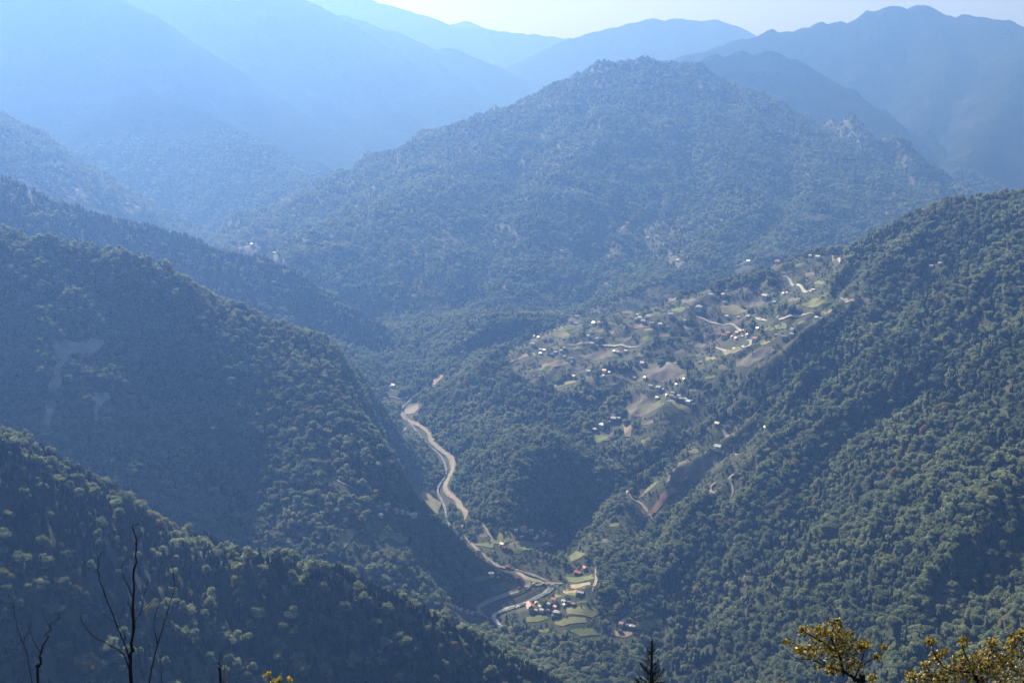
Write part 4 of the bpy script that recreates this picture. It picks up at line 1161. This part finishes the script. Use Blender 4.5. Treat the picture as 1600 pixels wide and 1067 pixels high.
def tri_fan_leafquads(rs, centres, radii, n, size, inward=0.62):
    """n leaf sprays scattered over the shells of several lobes"""
    V, Q = [], []
    w = np.array(radii) ** 2; w = w / w.sum()
    for i in range(n):
        k = rs.choice(len(centres), p=w)
        d = rs.normal(size=3); d[2] = abs(d[2]) * .9 - .25; d /= np.linalg.norm(d)
        p = np.array(centres[k]) + d * np.array([1, 1, .85]) * radii[k] * rs.uniform(inward, 1.12)
        nn = d + rs.normal(size=3) * .55; nn /= np.linalg.norm(nn)
        t = np.cross(nn, rs.normal(size=3)); t /= np.linalg.norm(t)
        b = np.cross(nn, t)
        s = size * rs.uniform(.6, 1.3)
        base = len(V)
        V += [p - t * s - b * s * .5, p + t * s * .3 - b * s * .7, p + t * s * 1.1 + b * s * .1, p - t * s * .2 + b * s * .8 + nn * s * .3]
        Q.append((base, base + 1, base + 2, base + 3))
    return V, Q

def lump(rs, c, r, sub=2):
    bm = bmesh.new()
    bmesh.ops.create_icosphere(bm, subdivisions=sub, radius=1.0)
    ph = rs.uniform(0, 9, 6)
    for v in bm.verts:
        x, y, z = v.co
        k = 1 + .16 * math.sin(3.1 * x + ph[0] + 2 * y) + .14 * math.sin(4.3 * y + ph[1] - 2 * z) + .12 * math.sin(5.2 * z + ph[2] + 3 * x) + rs.uniform(-.1, .1)
        v.co = Vector((c[0] + x * k * r, c[1] + y * k * r, c[2] + z * k * r * .85))
    V = [tuple(v.co) for v in bm.verts]
    F = [tuple(v.index for v in f.verts) for f in bm.faces]
    bm.free()
    return V, F

def broad_crown(seed, leaves=700, wide=1.0, tall=1.0):
    """crown about 1 wide and 1.15 high with its base at z = .25; unit tree height 1.3"""
    rs = np.random.default_rng(seed)
    C, Rr = [(0, 0, .70 * tall)], [.33]
    for i in range(7):
        a = i * 2.4 + rs.uniform(-.5, .5)
        h = rs.uniform(.42, 1.02) * tall
        rad = rs.uniform(.2, .34) * wide * (1.0 if h < .8 else .6)
        C.append((math.cos(a) * rad, math.sin(a) * rad, h)); Rr.append(rs.uniform(.17, .27))
    V, T, Qd = [], [], []
    for c, r in zip(C, Rr):
        v, f = lump(rs, c, r * .66, 1)
        o = len(V); V += v; T += [tuple(o + i for i in t) for t in f]
    v, q = tri_fan_leafquads(rs, C, Rr, leaves, .058)
    o = len(V); V += v; Qd = [tuple(o + i for i in t) for t in q]
    return np.array(V), np.array(Qd), np.array(T)

def conifer_crown(seed, tiers=9, seg=9):
    """spruce crown, unit height 1 with drooping ragged tiers"""
    rs = np.random.default_rng(seed)
    V, T = [], []
    for k in range(tiers):
        f = k / tiers
        z = .10 + .86 * f
        R = (.21 * (1 - f) ** .85 + .012) * rs.uniform(.9, 1.1)
        top = (0, 0, min(1.0, z + .20 * (1 - .5 * f)))
        ci = len(V); V.append(top)
        ring = []
        off = rs.uniform(0, 6)
        for s in range(seg * 2):
            a = off + math.pi * s / seg
            rr = R * (rs.uniform(.82, 1.2) if s % 2 == 0 else rs.uniform(.38, .6))
            ring.append(len(V)); V.append((math.cos(a) * rr, math.sin(a) * rr, z - rr * rs.uniform(.15, .45)))
        ui = len(V); V.append((0, 0, z + .03))
        for s in range(seg * 2):
            a, b = ring[s], ring[(s + 1) % (seg * 2)]
            T.append((ci, a, b)); T.append((ui, b, a))
    return np.array(V), np.array(T)

def trunk_mesh(h, r, seed):
    rs = np.random.default_rng(seed)
    bm = bmesh.new()
    prev = None
    for k in range(5):
        f = k / 4
        rr = r * (1.25 - .9 * f)
        cx_1, cy_1 = rs.uniform(-.02, .02) * (k > 0), rs.uniform(-.02, .02) * (k > 0)
        ring = [bm.verts.new((cx_1 + math.cos(a) * rr, cy_1 + math.sin(a) * rr, -.12 + (h + .12) * f)) for a in [i * math.pi / 3 for i in range(6)]]
        if prev:
            for i in range(6): bm.faces.new((prev[i], prev[(i + 1) % 6], ring[(i + 1) % 6], ring[i]))
        prev = ring
    bm.faces.new(prev)
    for i in range(3):
        a = i * 2.1 + rs.uniform(0, 1)
        beam(bm, (0, 0, h * .55), (math.cos(a) * .2, math.sin(a) * .2, h * .95), r * .5)
    return bm_mesh('tree_trunk', bm, M['bark'])

CROWN = {'broad': [], 'conifer': [], 'autumn': []}
TRUNK = {}
for i in range(6):
    V, Qd, T = broad_crown(40 + i, wide=(1.0, 1.15, .9, 1.2, .85, 1.0)[i], tall=(1.0, .9, 1.1, .85, 1.2, 1.0)[i])
    me = np_mesh('broad_crown', V, quads=Qd, tris=T); me.materials.append(M['broad']); CROWN['broad'].append(me)
for i in range(5):
    V, T = conifer_crown(70 + i, tiers=(9, 10, 8, 9, 11)[i])
    me = np_mesh('conifer_crown', V, tris=T); me.materials.append(M['conifer']); CROWN['conifer'].append(me)
for i in range(3):
    V, Qd, T = broad_crown(90 + i)
    me = np_mesh('autumn_crown', V, quads=Qd, tris=T); me.materials.append(M['autumn']); CROWN['autumn'].append(me)
TRUNK['broad'] = trunk_mesh(.55, .035, 1)
TRUNK['autumn'] = TRUNK['broad']
TRUNK['conifer'] = trunk_mesh(.6, .018, 2)

# library collection for the mass of the forest, not linked into the scene
LIB = {}
for kd in CROWN:
    LIB[kd] = []
    for i, me in enumerate(CROWN[kd]):
        o = bpy.data.objects.new('forest_crown', me)
        LIB[kd].append(o)

# ---- candidate places: random points in the cells of the sheet that can be seen (or nearly) from the viewpoint
slack = 26.0
TT = TANMAX.copy()
PREV = np.concatenate([np.full((NA, 1), -1e3), TT[:, :-1]], 1)
seen = (H + slack) / GR >= PREV
du, dv = project(GX, GY, H)
inframe = (du > -90) & (du < 1690) & (dv > -60) & (dv < 1190) & (GR > 420)
use = seen & inframe
use = use[:-1, :-1]
dA = AZ[1] - AZ[0]
cell_area = (GR[:-1, :-1] * dA) * np.diff(RR)[None, :]
rc = GR[:-1, :-1]
area_per_tree = np.interp(rc, [400, 1400, 2200, 3200, 4400, 6500, 9000], [34, 34, 36, 46, 74, 160, 800])
exp_n = np.where(use & (rc < 7600), cell_area / area_per_tree, 0)
cnt = rng.poisson(exp_n)
jj, ii = np.nonzero(cnt)
rep = cnt[jj, ii]
jj = np.repeat(jj, rep); ii = np.repeat(ii, rep)
N_ = len(jj)
ra = rng.random(N_); rb = rng.random(N_)
ta = AZ[jj] + ra * dA
tr_ = RR[ii] + rb * (RR[ii + 1] - RR[ii])
tx, ty = tr_ * np.sin(ta), tr_ * np.cos(ta)
tz = Hs(tx, ty)
tid = LID[jj, ii]
dist = tr_
size_k = np.interp(dist, [400, 1500, 2500, 3500, 5000, 8000], [1.0, 1.0, 1.0, 1.05, 1.25, 1.5])
# conifers gather on crests and in stands; some shares raised to imitate shade
stand = fbm(tx / 160, ty / 160, 61, 3)
low = fbm(tx / 420, ty / 420, 65, 2)
pc = np.full(N_, .16)
pc = np.where(tid == NAMES.index('near_ridge'), .74, pc)  # conifers grow here; extra dark crowns stand in for the slope's shade
pc = np.where(tid == NAMES.index('eastern_flank'), .34, pc)  # darker species mix imitates the darkening towards the picture's edge
pc = np.where(tid == NAMES.index('spruce_ridge'), .85, pc)  # spruce crest, with more dark crowns added to imitate its unlit side
pc = np.where(tid == NAMES.index('western_hill'), .12, pc)
pc = np.where(tid == NAMES.index('valley_floor'), .22, pc)
is_con = rng.random(N_) < np.clip(pc + stand * .9, 0.02, .92)
is_aut = (~is_con) & (rng.random(N_) < np.where(tid == NAMES.index('near_ridge'), .06, .02) + np.clip(low, 0, 1) * .05)
hgt = np.where(is_con, rng.uniform(10, 20, N_), rng.gamma(4.0, 2.3, N_).clip(3.5, 17)) * size_k * np.where(tid == NAMES.index('near_ridge'), .84, 1.0)
pu, pv = project(tx, ty, tz)
pu2, pv2 = project(tx, ty, tz + hgt * np.where(is_con, 1.0, 1.25))
def lookup(A, u, v, default):
    ui = np.round(u).astype(int); vi = np.round(v).astype(int)
    ok = (ui >= 0) & (ui < 1600) & (vi >= 0) & (vi < 1067)
    r = np.full(len(u), default, A.dtype)
    r[ok] = A[vi[ok], ui[ok]]
    return r
shown = tz / dist >= TANMAX[jj, np.minimum(ii, NR - 1)] - .004
openv = lookup(OPEN, pu, pv, 0.0)
openv = np.where(shown, openv, 0.0)
# scattered trees of the farmland are smaller
hgt = np.where(openv > .5, hgt * rng.uniform(.45, .8, N_), hgt)
pu2, pv2 = project(tx, ty, tz + hgt * np.where(is_con, 1.0, 1.25))
blocked = np.zeros(N_, bool)
for f in (0.0, .35, .7, 1.0):
    blocked |= lookup(CLEAR, pu + (pu2 - pu) * f, pv + (pv2 - pv) * f, False) & (dist > 1000)
near_dom = tid == NAMES.index('near_ridge')
blocked &= ~near_dom
hedge = fbm(tx / 55, ty / 55, 77, 3)
thin = rng.random(N_) < np.clip(openv - np.where(openv > .3, np.clip(hedge, -.5, 1) * .9, 0), 0, .97)
gap = rng.random(N_) < np.where(tid == NAMES.index('central_mountain'), 1.1, .06) * np.clip((fbm(tx / 90, ty / 90, 83, 3) - .25) * 1.6, 0, .8) * .6
bush = thin & ~blocked & (openv > .3) & (rng.random(N_) < .8)
hgt = np.where(bush, rng.uniform(2.0, 4.5, N_), hgt)
is_con &= ~bush
thin &= ~bush
keep = ~(blocked | thin | gap) & ~((RD[jj, ii] < np.where(pv < 985, 8, 2.5)) & (dist < 3300))
sel = np.nonzero(keep)[0]
tx, ty, tz, tid, dist, is_con, is_aut, hgt, pu, pv, shown, bushm = [A[sel] for A in (tx, ty, tz, tid, dist, is_con, is_aut, hgt, pu, pv, shown, bush | (openv > .5))]
N_ = len(tx)
rotz = rng.uniform(0, 2 * math.pi, N_)
kindarr = np.where(is_con, 1, np.where(is_aut, 2, 0))
widthk = rng.uniform(.82, 1.25, N_)

# ---- the trees that show largest stand as objects of their own
order_size = hgt / dist
single = np.zeros(N_, bool)
KN = ['broad', 'conifer', 'autumn']
CRU = [0, 100, 200, 300, 420, 500, 600, 700, 800, 880]
CRV = [665, 742, 797, 818, 835, 860, 908, 962, 1018, 1060]
SINGLE = {0: ('broadleaf_tree', 'round green broadleaf', 'broadleaf trees of the near ridge', 290),
          1: ('conifer_tree', 'pointed dark conifer', 'conifers of the near ridge', 290),
          2: ('autumn_tree', 'yellowing broadleaf', 'yellowing trees of the near ridge', 60)}
vis_frame = shown & (pu > 0) & (pu < 1600) & (pv > 0) & (pv < 1075) & (tid == NAMES.index('near_ridge'))
for kd, (nm, lab, grp, lim) in SINGLE.items():
    c = np.nonzero(vis_frame & (kindarr == kd))[0]
    c = c[np.argsort(-order_size[c])][:lim]
    single[c] = True
    for q, i in enumerate(c):
        o = empty(nm, (tx[i], ty[i], tz[i]), rotz[i])
        s = float(hgt[i]); w = float(hgt[i] * widthk[i])
        o.scale = (w, w, s)
        mesh_obj('crown', CROWN[KN[kd]][q % len(CROWN[KN[kd]])], o)
        mesh_obj('trunk', TRUNK[KN[kd]], o)
        row = 'on the skyline crest' if pv[i] < np.interp(pu[i], CRU, CRV) + 40 else ('high on the face' if pv[i] < np.interp(pu[i], CRU, CRV) + 130 else 'low on the face')
        col_ = 'left of the bare sapling' if pu[i] < 120 else ('behind the bare sapling' if pu[i] < 300 else ('right of the bare sapling' if pu[i] < 600 else 'towards the river'))
        tag(o, f'{lab} {row} of the near ridge, {col_}', 'tree', grp)

# ---- the rest of the forest: one stuff object per hill, crowns instanced on points
def forest_nodes(name, objs):
    coll = bpy.data.collections.new(name + '_kinds')
    for o in objs: coll.objects.link(o)
    ng = bpy.data.node_groups.new(name, 'GeometryNodeTree')
    ng.interface.new_socket('Geometry', in_out='INPUT', socket_type='NodeSocketGeometry')
    ng.interface.new_socket('Geometry', in_out='OUTPUT', socket_type='NodeSocketGeometry')
    n = ng.nodes; l = ng.links
    gi = n.new('NodeGroupInput'); go = n.new('NodeGroupOutput')
    ci = n.new('GeometryNodeCollectionInfo')
    ci.inputs['Collection'].default_value = coll
    ci.inputs['Separate Children'].default_value = True
    ci.inputs['Reset Children'].default_value = True
    ip = n.new('GeometryNodeInstanceOnPoints')
    ip.inputs['Pick Instance'].default_value = True
    def attr(nm_, ty):
        a = n.new('GeometryNodeInputNamedAttribute'); a.data_type = ty; a.inputs['Name'].default_value = nm_
        return a.outputs['Attribute']
    l.new(gi.outputs[0], ip.inputs['Points'])
    l.new(ci.outputs[0], ip.inputs['Instance'])
    l.new(attr('variant', 'INT'), ip.inputs['Instance Index'])
    l.new(attr('turn', 'FLOAT_VECTOR'), ip.inputs['Rotation'])
    l.new(attr('size', 'FLOAT_VECTOR'), ip.inputs['Scale'])
    l.new(ip.outputs[0], go.inputs[0])
    return ng

GN = {k: forest_nodes('forest_' + k, LIB[k]) for k in LIB}
FOREST_LABEL = {k: 'dense mixed forest covering the ' + k.replace('_', ' ') for k in NAMES}
def forest(name, m, kd, label):
    i = np.nonzero(m)[0]
    if len(i) == 0: return
    me = bpy.data.meshes.new(name)
    me.vertices.add(len(i))
    me.vertices.foreach_set('co', np.column_stack([tx[i], ty[i], tz[i] - np.where(bushm[i], .2, hgt[i] * (.14 if kd == 'conifer' else .34))]).astype(np.float32).ravel())
    nk = len(CROWN[kd])
    at_ = me.attributes.new('variant', 'INT', 'POINT'); at_.data.foreach_set('value', rng.integers(0, nk, len(i)).astype(np.int32))
    tv = np.zeros((len(i), 3), np.float32); tv[:, 2] = rotz[i]; tv[:, 0] = rng.normal(0, .06, len(i)); tv[:, 1] = rng.normal(0, .06, len(i))
    at_ = me.attributes.new('turn', 'FLOAT_VECTOR', 'POINT'); at_.data.foreach_set('vector', tv.ravel())
    w = hgt[i] * widthk[i]
    sv = np.column_stack([w, w, hgt[i]]).astype(np.float32)
    at_ = me.attributes.new('size', 'FLOAT_VECTOR', 'POINT'); at_.data.foreach_set('vector', sv.ravel())
    me.materials.append(M[kd])
    o = mesh_obj(name, me)
    md = o.modifiers.new('trees', 'NODES'); md.node_group = GN[kd]
    tag(o, label, 'forest', kind='stuff')
for k, nm in enumerate(NAMES):
    base = (tid == k) & ~single
    for kd, kn, word in ((0, 'broad', 'broadleaf forest'), (1, 'conifer', 'conifer forest'), (2, 'autumn', 'yellowing autumn trees')):
        fn = {'broad': 'broadleaf_forest', 'conifer': 'conifer_forest', 'autumn': 'autumn_forest'}[kn]
        forest(fn, base & (kindarr == kd), kn, f'mass of {word} on the ' + nm.replace('_', ' '))

# ================================================================== plants of the viewpoint slope
def tube_into(V, Q, pts, r0, r1, seg=6, wig=0.0, seed=0):
    pts = catmull(np.asarray(pts, float), 5)
    n = len(pts)
    rs = np.random.default_rng(seed)
    L = np.linalg.norm(pts[-1] - pts[0])
    pts = pts + rs.normal(0, wig * L, pts.shape) * np.linspace(0, 1, n)[:, None]
    t = np.gradient(pts, axis=0); t /= np.linalg.norm(t, axis=1)[:, None] + 1e-9
    ref = np.array([0.31, .87, .12])
    a = np.cross(t, ref); a /= np.linalg.norm(a, axis=1)[:, None]
    b = np.cross(t, a)
    rad = np.linspace(r0, r1, n) * (1 + .12 * rs.normal(size=n))
    o = len(V)
    for i in range(n):
        for s in range(seg):
            an = 2 * math.pi * s / seg
            V.append(pts[i] + (a[i] * math.cos(an) + b[i] * math.sin(an)) * rad[i])
    for i in range(n - 1):
        for s in range(seg):
            s2 = (s + 1) % seg
            Q.append((o + i * seg + s, o + i * seg + s2, o + (i + 1) * seg + s2, o + (i + 1) * seg + s))
    V.append(pts[-1] + t[-1] * rad[-1] * 2); tip = len(V) - 1
    for s in range(seg):
        Q.append((o + (n - 1) * seg + s, o + (n - 1) * seg + (s + 1) % seg, tip, tip))

def tube_obj(name, pts, r0, r1, mat, parent, seed=0, wig=.004):
    V, Q = [], []
    tube_into(V, Q, pts, r0, r1, 6, wig, seed)
    Q = np.array(Q)
    tri = Q[Q[:, 2] == Q[:, 3]][:, :3]; qd = Q[Q[:, 2] != Q[:, 3]]
    loc = np.array(parent.location)
    me = np_mesh(name, np.array(V) - loc, quads=qd, tris=tri, smooth=True)
    return mesh_obj(name, me, parent, mat)

def root_at(u, v, Y):
    """foot of a plant: on the slope under the place where its stem leaves the picture"""
    p = at(u, v, Y)
    return np.array([p[0], p[1], float(Hs(p[0], p[1]))])

def bare_plant(name, label, Y, trunk, branches, r, seed):
    foot = root_at(trunk[0][0], trunk[0][1], Y)
    o = empty(name, foot)
    rs = np.random.default_rng(seed)
    k = Y / F_PX
    P = [at(u, v, Y) for u, v in trunk]
    tube_obj('trunk', [foot - np.array([0, 0, .2]), .55 * foot + .45 * P[0] + np.array([.05, .05, 0])] + P, r * 1.7, r * .28, M['dark_twig'], o, seed)
    for j, br in enumerate(branches):
        w, pts = br[0], br[1:]
        dy = rs.uniform(-.035, .035) * Y
        Pb = [at(u, v, Y + dy * (i / (len(pts) - 1))) for i, (u, v) in enumerate(pts)]
        tube_obj('branch', Pb, w * k * .28, max(.3 * w, .8) * k * .34, M['dark_twig'], o, seed + j + 1)
    tag(o, label, 'bare tree' if 'tree' in name else 'shrub')

bare_plant('bare_tree', 'leafless dark sapling with upswept branches in front of the near ridge', 12.0,
  [(204, 1067), (207, 1005), (207.6, 945), (210, 878), (211, 814)],
  [(5, (202, 1030), (196, 1008), (187, 988), (170, 945), (157, 911), (153.5, 878), (158.5, 861)),
   (4.5, (202, 1045), (192, 1021), (167, 1005), (143.5, 991), (128.5, 971), (127, 956)),
   (5, (232, 1075), (236, 1050), (245, 1011), (257, 971), (267, 938), (272, 918), (270, 884.5)),
   (2.6, (271, 922), (280, 912), (290, 903)),
   (3.4, (246, 1006), (241, 978), (243, 958), (251, 934)),
   (3, (209, 975), (217, 960), (232, 946), (245, 932), (250, 925)),
   (3.2, (208, 935), (200, 915), (191, 895), (192, 880), (203, 868)),
   (2.4, (211, 850), (219, 836), (230, 816)),
   (2.6, (205, 1020), (214, 1010), (219, 1040), (228, 1067)),
   (2.2, (219, 962), (224, 935), (231, 905), (236, 884)),
   (2.4, (253, 1067), (252, 1045), (253, 1014)),
   (2.2, (196, 1000), (192, 985), (170, 965), (160, 968)),
   (1.8, (160, 918), (166, 912), (172, 908)), (1.8, (207, 960), (199, 940), (188, 965), (182, 962))], .017, 11)
bare_plant('bare_shrub', 'thin leafless stems at the lower left edge', 13.0, [(60, 1067), (62, 1040), (66, 1012), (76, 985), (95, 957)],
  [(3, (50, 1067), (42, 1020), (30, 990), (22, 955), (20, 930)), (2.2, (64, 1020), (52, 1000), (44, 975)), (2, (80, 980), (70, 965), (66, 950)), (2.5, (36, 1005), (44, 985), (51, 968))], .014, 31)
bare_plant('bare_shrub', 'short pair of leafless stems right of the bare sapling', 13.0, [(345, 1067), (344, 1045), (343, 1018)],
  [(2.4, (352, 1067), (355, 1045), (361, 1022)), (2, (349, 1067), (351, 1040), (349, 1030))], .013, 41)

# ---- leaves
def autumn_leaf_mat(name, stops):
    m, n, l, b = new_mat(name)
    g = n.new('ShaderNodeNewGeometry')
    cr = n.new('ShaderNodeValToRGB')
    els = cr.color_ramp.elements
    while len(els) < len(stops): els.new(.5)
    for e, (p, c) in zip(els, stops): e.position = p; e.color = (*c, 1)
    l.new(g.outputs['Random Per Island'], cr.inputs['Fac'])
    l.new(cr.outputs['Color'], b.inputs['Base Color'])
    b.inputs['Roughness'].default_value = .4
    tr = n.new('ShaderNodeBsdfTranslucent'); l.new(cr.outputs['Color'], tr.inputs['Color'])
    mx = n.new('ShaderNodeMixShader'); mx.inputs['Fac'].default_value = .42
    l.new(b.outputs['BSDF'], mx.inputs[1]); l.new(tr.outputs['BSDF'], mx.inputs[2]); l.new(mx.outputs[0], n['Material Output'].inputs['Surface'])
    return m
M['oak_leaf'] = autumn_leaf_mat('oak_leaf', [(0, (.03, .028, .01)), (.2, (.10, .08, .02)), (.45, (.26, .20, .035)), (.7, (.42, .29, .05)), (.88, (.17, .19, .04)), (1, (.52, .42, .16))])
M['yellow_leaf'] = autumn_leaf_mat('yellow_leaf', [(0, (.30, .22, .02)), (.5, (.50, .36, .03)), (1, (.22, .20, .03))])

def leaf_cloud(name, clusters, Y, size, mat, parent, seed):
    rs = np.random.default_rng(seed)
    V, Q = [], []
    k = Y / F_PX
    loc = np.array(parent.location)
    for (u, v, r, n) in clusters:
        for _ in range(n):
            d = rs.normal(size=3); d /= np.linalg.norm(d)
            f = rs.uniform(.15, 1) ** .5
            c = at(u + d[0] * r * f, v - d[2] * r * f * .85, Y + d[1] * r * k * f)
            t = rs.normal(size=3); t[2] += .4; t /= np.linalg.norm(t)
            nn = np.cross(t, rs.normal(size=3)); nn /= np.linalg.norm(nn)
            b = np.cross(nn, t)
            s = size * rs.uniform(.65, 1.35)
            o = len(V)
            fold = nn * s * .12
            for a_, w_ in ((-.5, .06), (-.15, .26), (.18, .30), (.5, .03)):
                mid = c + t * s * a_ - fold * (1 - abs(a_))
                V += [mid - b * s * w_ + fold, mid, mid + b * s * w_ + fold]
            for i in range(3):
                Q += [(o + i * 3, o + i * 3 + 1, o + i * 3 + 4, o + i * 3 + 3), (o + i * 3 + 1, o + i * 3 + 2, o + i * 3 + 5, o + i * 3 + 4)]
    me = np_mesh(name, np.array(V) - loc, quads=np.array(Q))
    return mesh_obj(name, me, parent, mat)

def leafy_tree(name, label, Y, foot_px, trunk, limbs, clusters, seed, size=.07, mat='oak_leaf', cat='tree', r=.05):
    foot = root_at(*foot_px, Y)
    o = empty(name, foot)
    P = [at(u, v, Y) for u, v in trunk]
    tube_obj('trunk', [foot - np.array([0, 0, .3]), .5 * foot + .5 * P[0] + np.array([.12, .1, 0])] + P, r * 1.8, r * .4, M['dark_twig'], o, seed)
    rs = np.random.default_rng(seed)
    k = Y / F_PX
    for j, lb in enumerate(limbs):
        w, pts = lb[0], lb[1:]
        dy = rs.uniform(-.02, .02) * Y
        tube_obj('branch', [at(u, v, Y + dy * i / (len(pts) - 1)) for i, (u, v) in enumerate(pts)], w * k * .5, 1.0 * k * .5, M['dark_twig'], o, seed + j)
    leaf_cloud('foliage', clusters, Y, size, M[mat], o, seed + 50)
    tag(o, label, cat)

leafy_tree('oak_tree', 'golden brown oak top with a leaning bare stem at the bottom edge', 22.0, (1343, 1067), [(1346, 1075), (1343, 1066), (1330, 1056), (1318, 1048)],
  [(5, (1322, 1051), (1297, 1042), (1269, 1031), (1245, 1028), (1230, 1018)), (5, (1318, 1048), (1310, 1020), (1300, 1000), (1303, 978), (1305, 968)), (4, (1335, 1060), (1345, 1035), (1352, 1010), (1354, 1004)),
   (3, (1345, 1040), (1362, 1030), (1378, 1022), (1384, 1010)), (4, (1311, 1022), (1285, 1002), (1262, 990), (1252, 980)), (3, (1290, 1036), (1255, 1012), (1233, 1002), (1228, 998)), (2.5, (1340, 1066), (1358, 1062), (1370, 1058)), (2, (1290, 1040), (1280, 1043), (1272, 1043))],
  [(1300, 1000, 34, 330), (1280, 988, 16, 90), (1257, 985, 11, 55), (1305, 973, 11, 70), (1318, 998, 22, 150), (1338, 1012, 13, 60), (1352, 1007, 11, 70), (1381, 1011, 8, 34), (1370, 1026, 9, 22), (1230, 1001, 7, 26), (1247, 1014, 11, 60), (1266, 1020, 16, 90), (1310, 1030, 27, 190), (1335, 1040, 15, 70), (1276, 1041, 6, 12), (1363, 1059, 10, 46), (1300, 1046, 14, 60)], 101)
leafy_tree('oak_tree', 'wide dark oak top with brownish leaves in the lower right corner', 22.0, (1530, 1067), [(1532, 1085), (1530, 1067), (1522, 1050), (1516, 1035)],
  [(4, (1520, 1045), (1507, 1020), (1504, 1005), (1506, 998)), (4, (1518, 1050), (1480, 1045), (1462, 1025), (1455, 1003)), (4, (1525, 1055), (1470, 1062), (1440, 1060), (1420, 1056)), (4, (1522, 1045), (1545, 1025), (1550, 1008), (1552, 1000)), (4, (1528, 1050), (1565, 1030), (1585, 1010), (1596, 996)), (3, (1530, 1060), (1570, 1056), (1605, 1045))],
  [(1455, 1002, 10, 50), (1475, 1018, 8, 30), (1462, 1025, 12, 70), (1445, 1038, 9, 40), (1424, 1056, 12, 70), (1505, 1003, 12, 70), (1500, 1028, 16, 80), (1549, 1003, 11, 70), (1586, 998, 13, 80), (1598, 988, 8, 30), (1572, 1020, 24, 170), (1540, 1028, 24, 190), (1518, 1050, 32, 260), (1480, 1052, 24, 180), (1572, 1052, 36, 330), (1610, 1020, 24, 120), (1450, 1062, 22, 130)], 151)
leafy_tree('yellow_shrub', 'sprig of bright yellow leaves peeking over the bottom edge', 15.0, (436, 1075), [(437, 1090), (436, 1070), (436, 1062)],
  [(2, (436, 1075), (425, 1064), (418, 1054)), (2, (436, 1075), (448, 1066), (452, 1060))], [(418, 1054, 6, 12), (436, 1062, 5, 9), (452, 1060, 5, 10), (428, 1066, 8, 12)], 171, size=.05, mat='yellow_leaf', cat='shrub', r=.012)
leafy_tree('oak_sprig', 'tiny golden sprig just reaching the bottom edge left of the oak', 20.0, (1222, 1080), [(1223, 1095), (1222, 1080), (1222, 1070)],
  [(2, (1222, 1080), (1219, 1072), (1218, 1067))], [(1221, 1068, 6, 16)], 181, size=.06, cat='shrub', r=.012)

# ---- spruce top
def build_spruce():
    Y = 50.0
    top = at(1019, 996, Y)
    foot = np.array([top[0], top[1], float(Hs(top[0], top[1]))])
    o = empty('spruce_tree', foot)
    Ht = top[2] - foot[2]
    tube_obj('trunk', [foot, foot + (top - foot) * .5, foot + (top - foot) * .85, top - np.array([0, 0, .5]), top], .17, .012, M['dark_twig'], o, 5, wig=.0)
    meshes = []
    for vseed in range(4):
        rs = np.random.default_rng(200 + vseed)
        V, Q = [], []
        def spray(p, d, L, w):
            """needled twig: two crossed ragged strips"""
            d = d / np.linalg.norm(d)
            for up in (np.array([0, 0, 1.0]), np.array([0.3, .9, .2])):
                s = np.cross(d, up); s /= np.linalg.norm(s) + 1e-9
                n = 5
                o0 = len(V)
                for i in range(n + 1):
                    f = i / n
                    ww = w * (1 - .7 * f) * rs.uniform(.6, 1.3)
                    V.append(p + d * L * f - s * ww); V.append(p + d * L * f + s * ww)
                for i in range(n): Q.append((o0 + 2 * i, o0 + 2 * i + 1, o0 + 2 * i + 3, o0 + 2 * i + 2))
        main = np.array([1.0, 0, .0])
        spray(np.zeros(3), main, 1.0, .03)
        for k in range(9):
            f = .18 + .09 * k
            for s in (-1, 1):
                L = (.48 * (1 - f) + .10) * rs.uniform(.8, 1.2)
                spray(np.array([f, 0, 0]), np.array([.75, s * .72, rs.uniform(-.05, .22)]), L, .024)
        V = np.array(V); V[:, 2] += .30 * V[:, 0] ** 2 - .12 * V[:, 0]     # tips sweep upwards
        me = np_mesh('spruce_branch', V, quads=np.array(Q)); me.materials.append(M['spruce_needle']); meshes.append(me)
    rs = np.random.default_rng(17)
    z = .42
    k = 0
    while z < Ht * .93:
        L = min(.20 + .30 * z, 2.9)
        nb = 4 if z < 4 else 6
        for i in range(nb):
            a = k * .9 + 2 * math.pi * i / nb + rs.uniform(-.3, .3)
            b = mesh_obj('branch', meshes[(k + i) % 4], o)
            b.location = (0, 0, Ht - z + rs.uniform(-.08, .08))
            s = L * rs.uniform(.75, 1.12)
            b.scale = (s, s, s)
            lift_ = max(-.25, .75 - .11 * z)
            b.rotation_euler = (0, -lift_ + rs.uniform(-.1, .1), a)
        z += .42 if z < 4 else .62
        k += 1
    tag(o, 'dark pointed spruce top rising at the middle of the bottom edge', 'tree')
M['spruce_needle'] = leaf_mat('spruce_needle', (0.008, 0.014, 0.007), (0.015, 0.025, 0.01), (0.03, 0.045, 0.015), trans=0.12)
build_spruce()
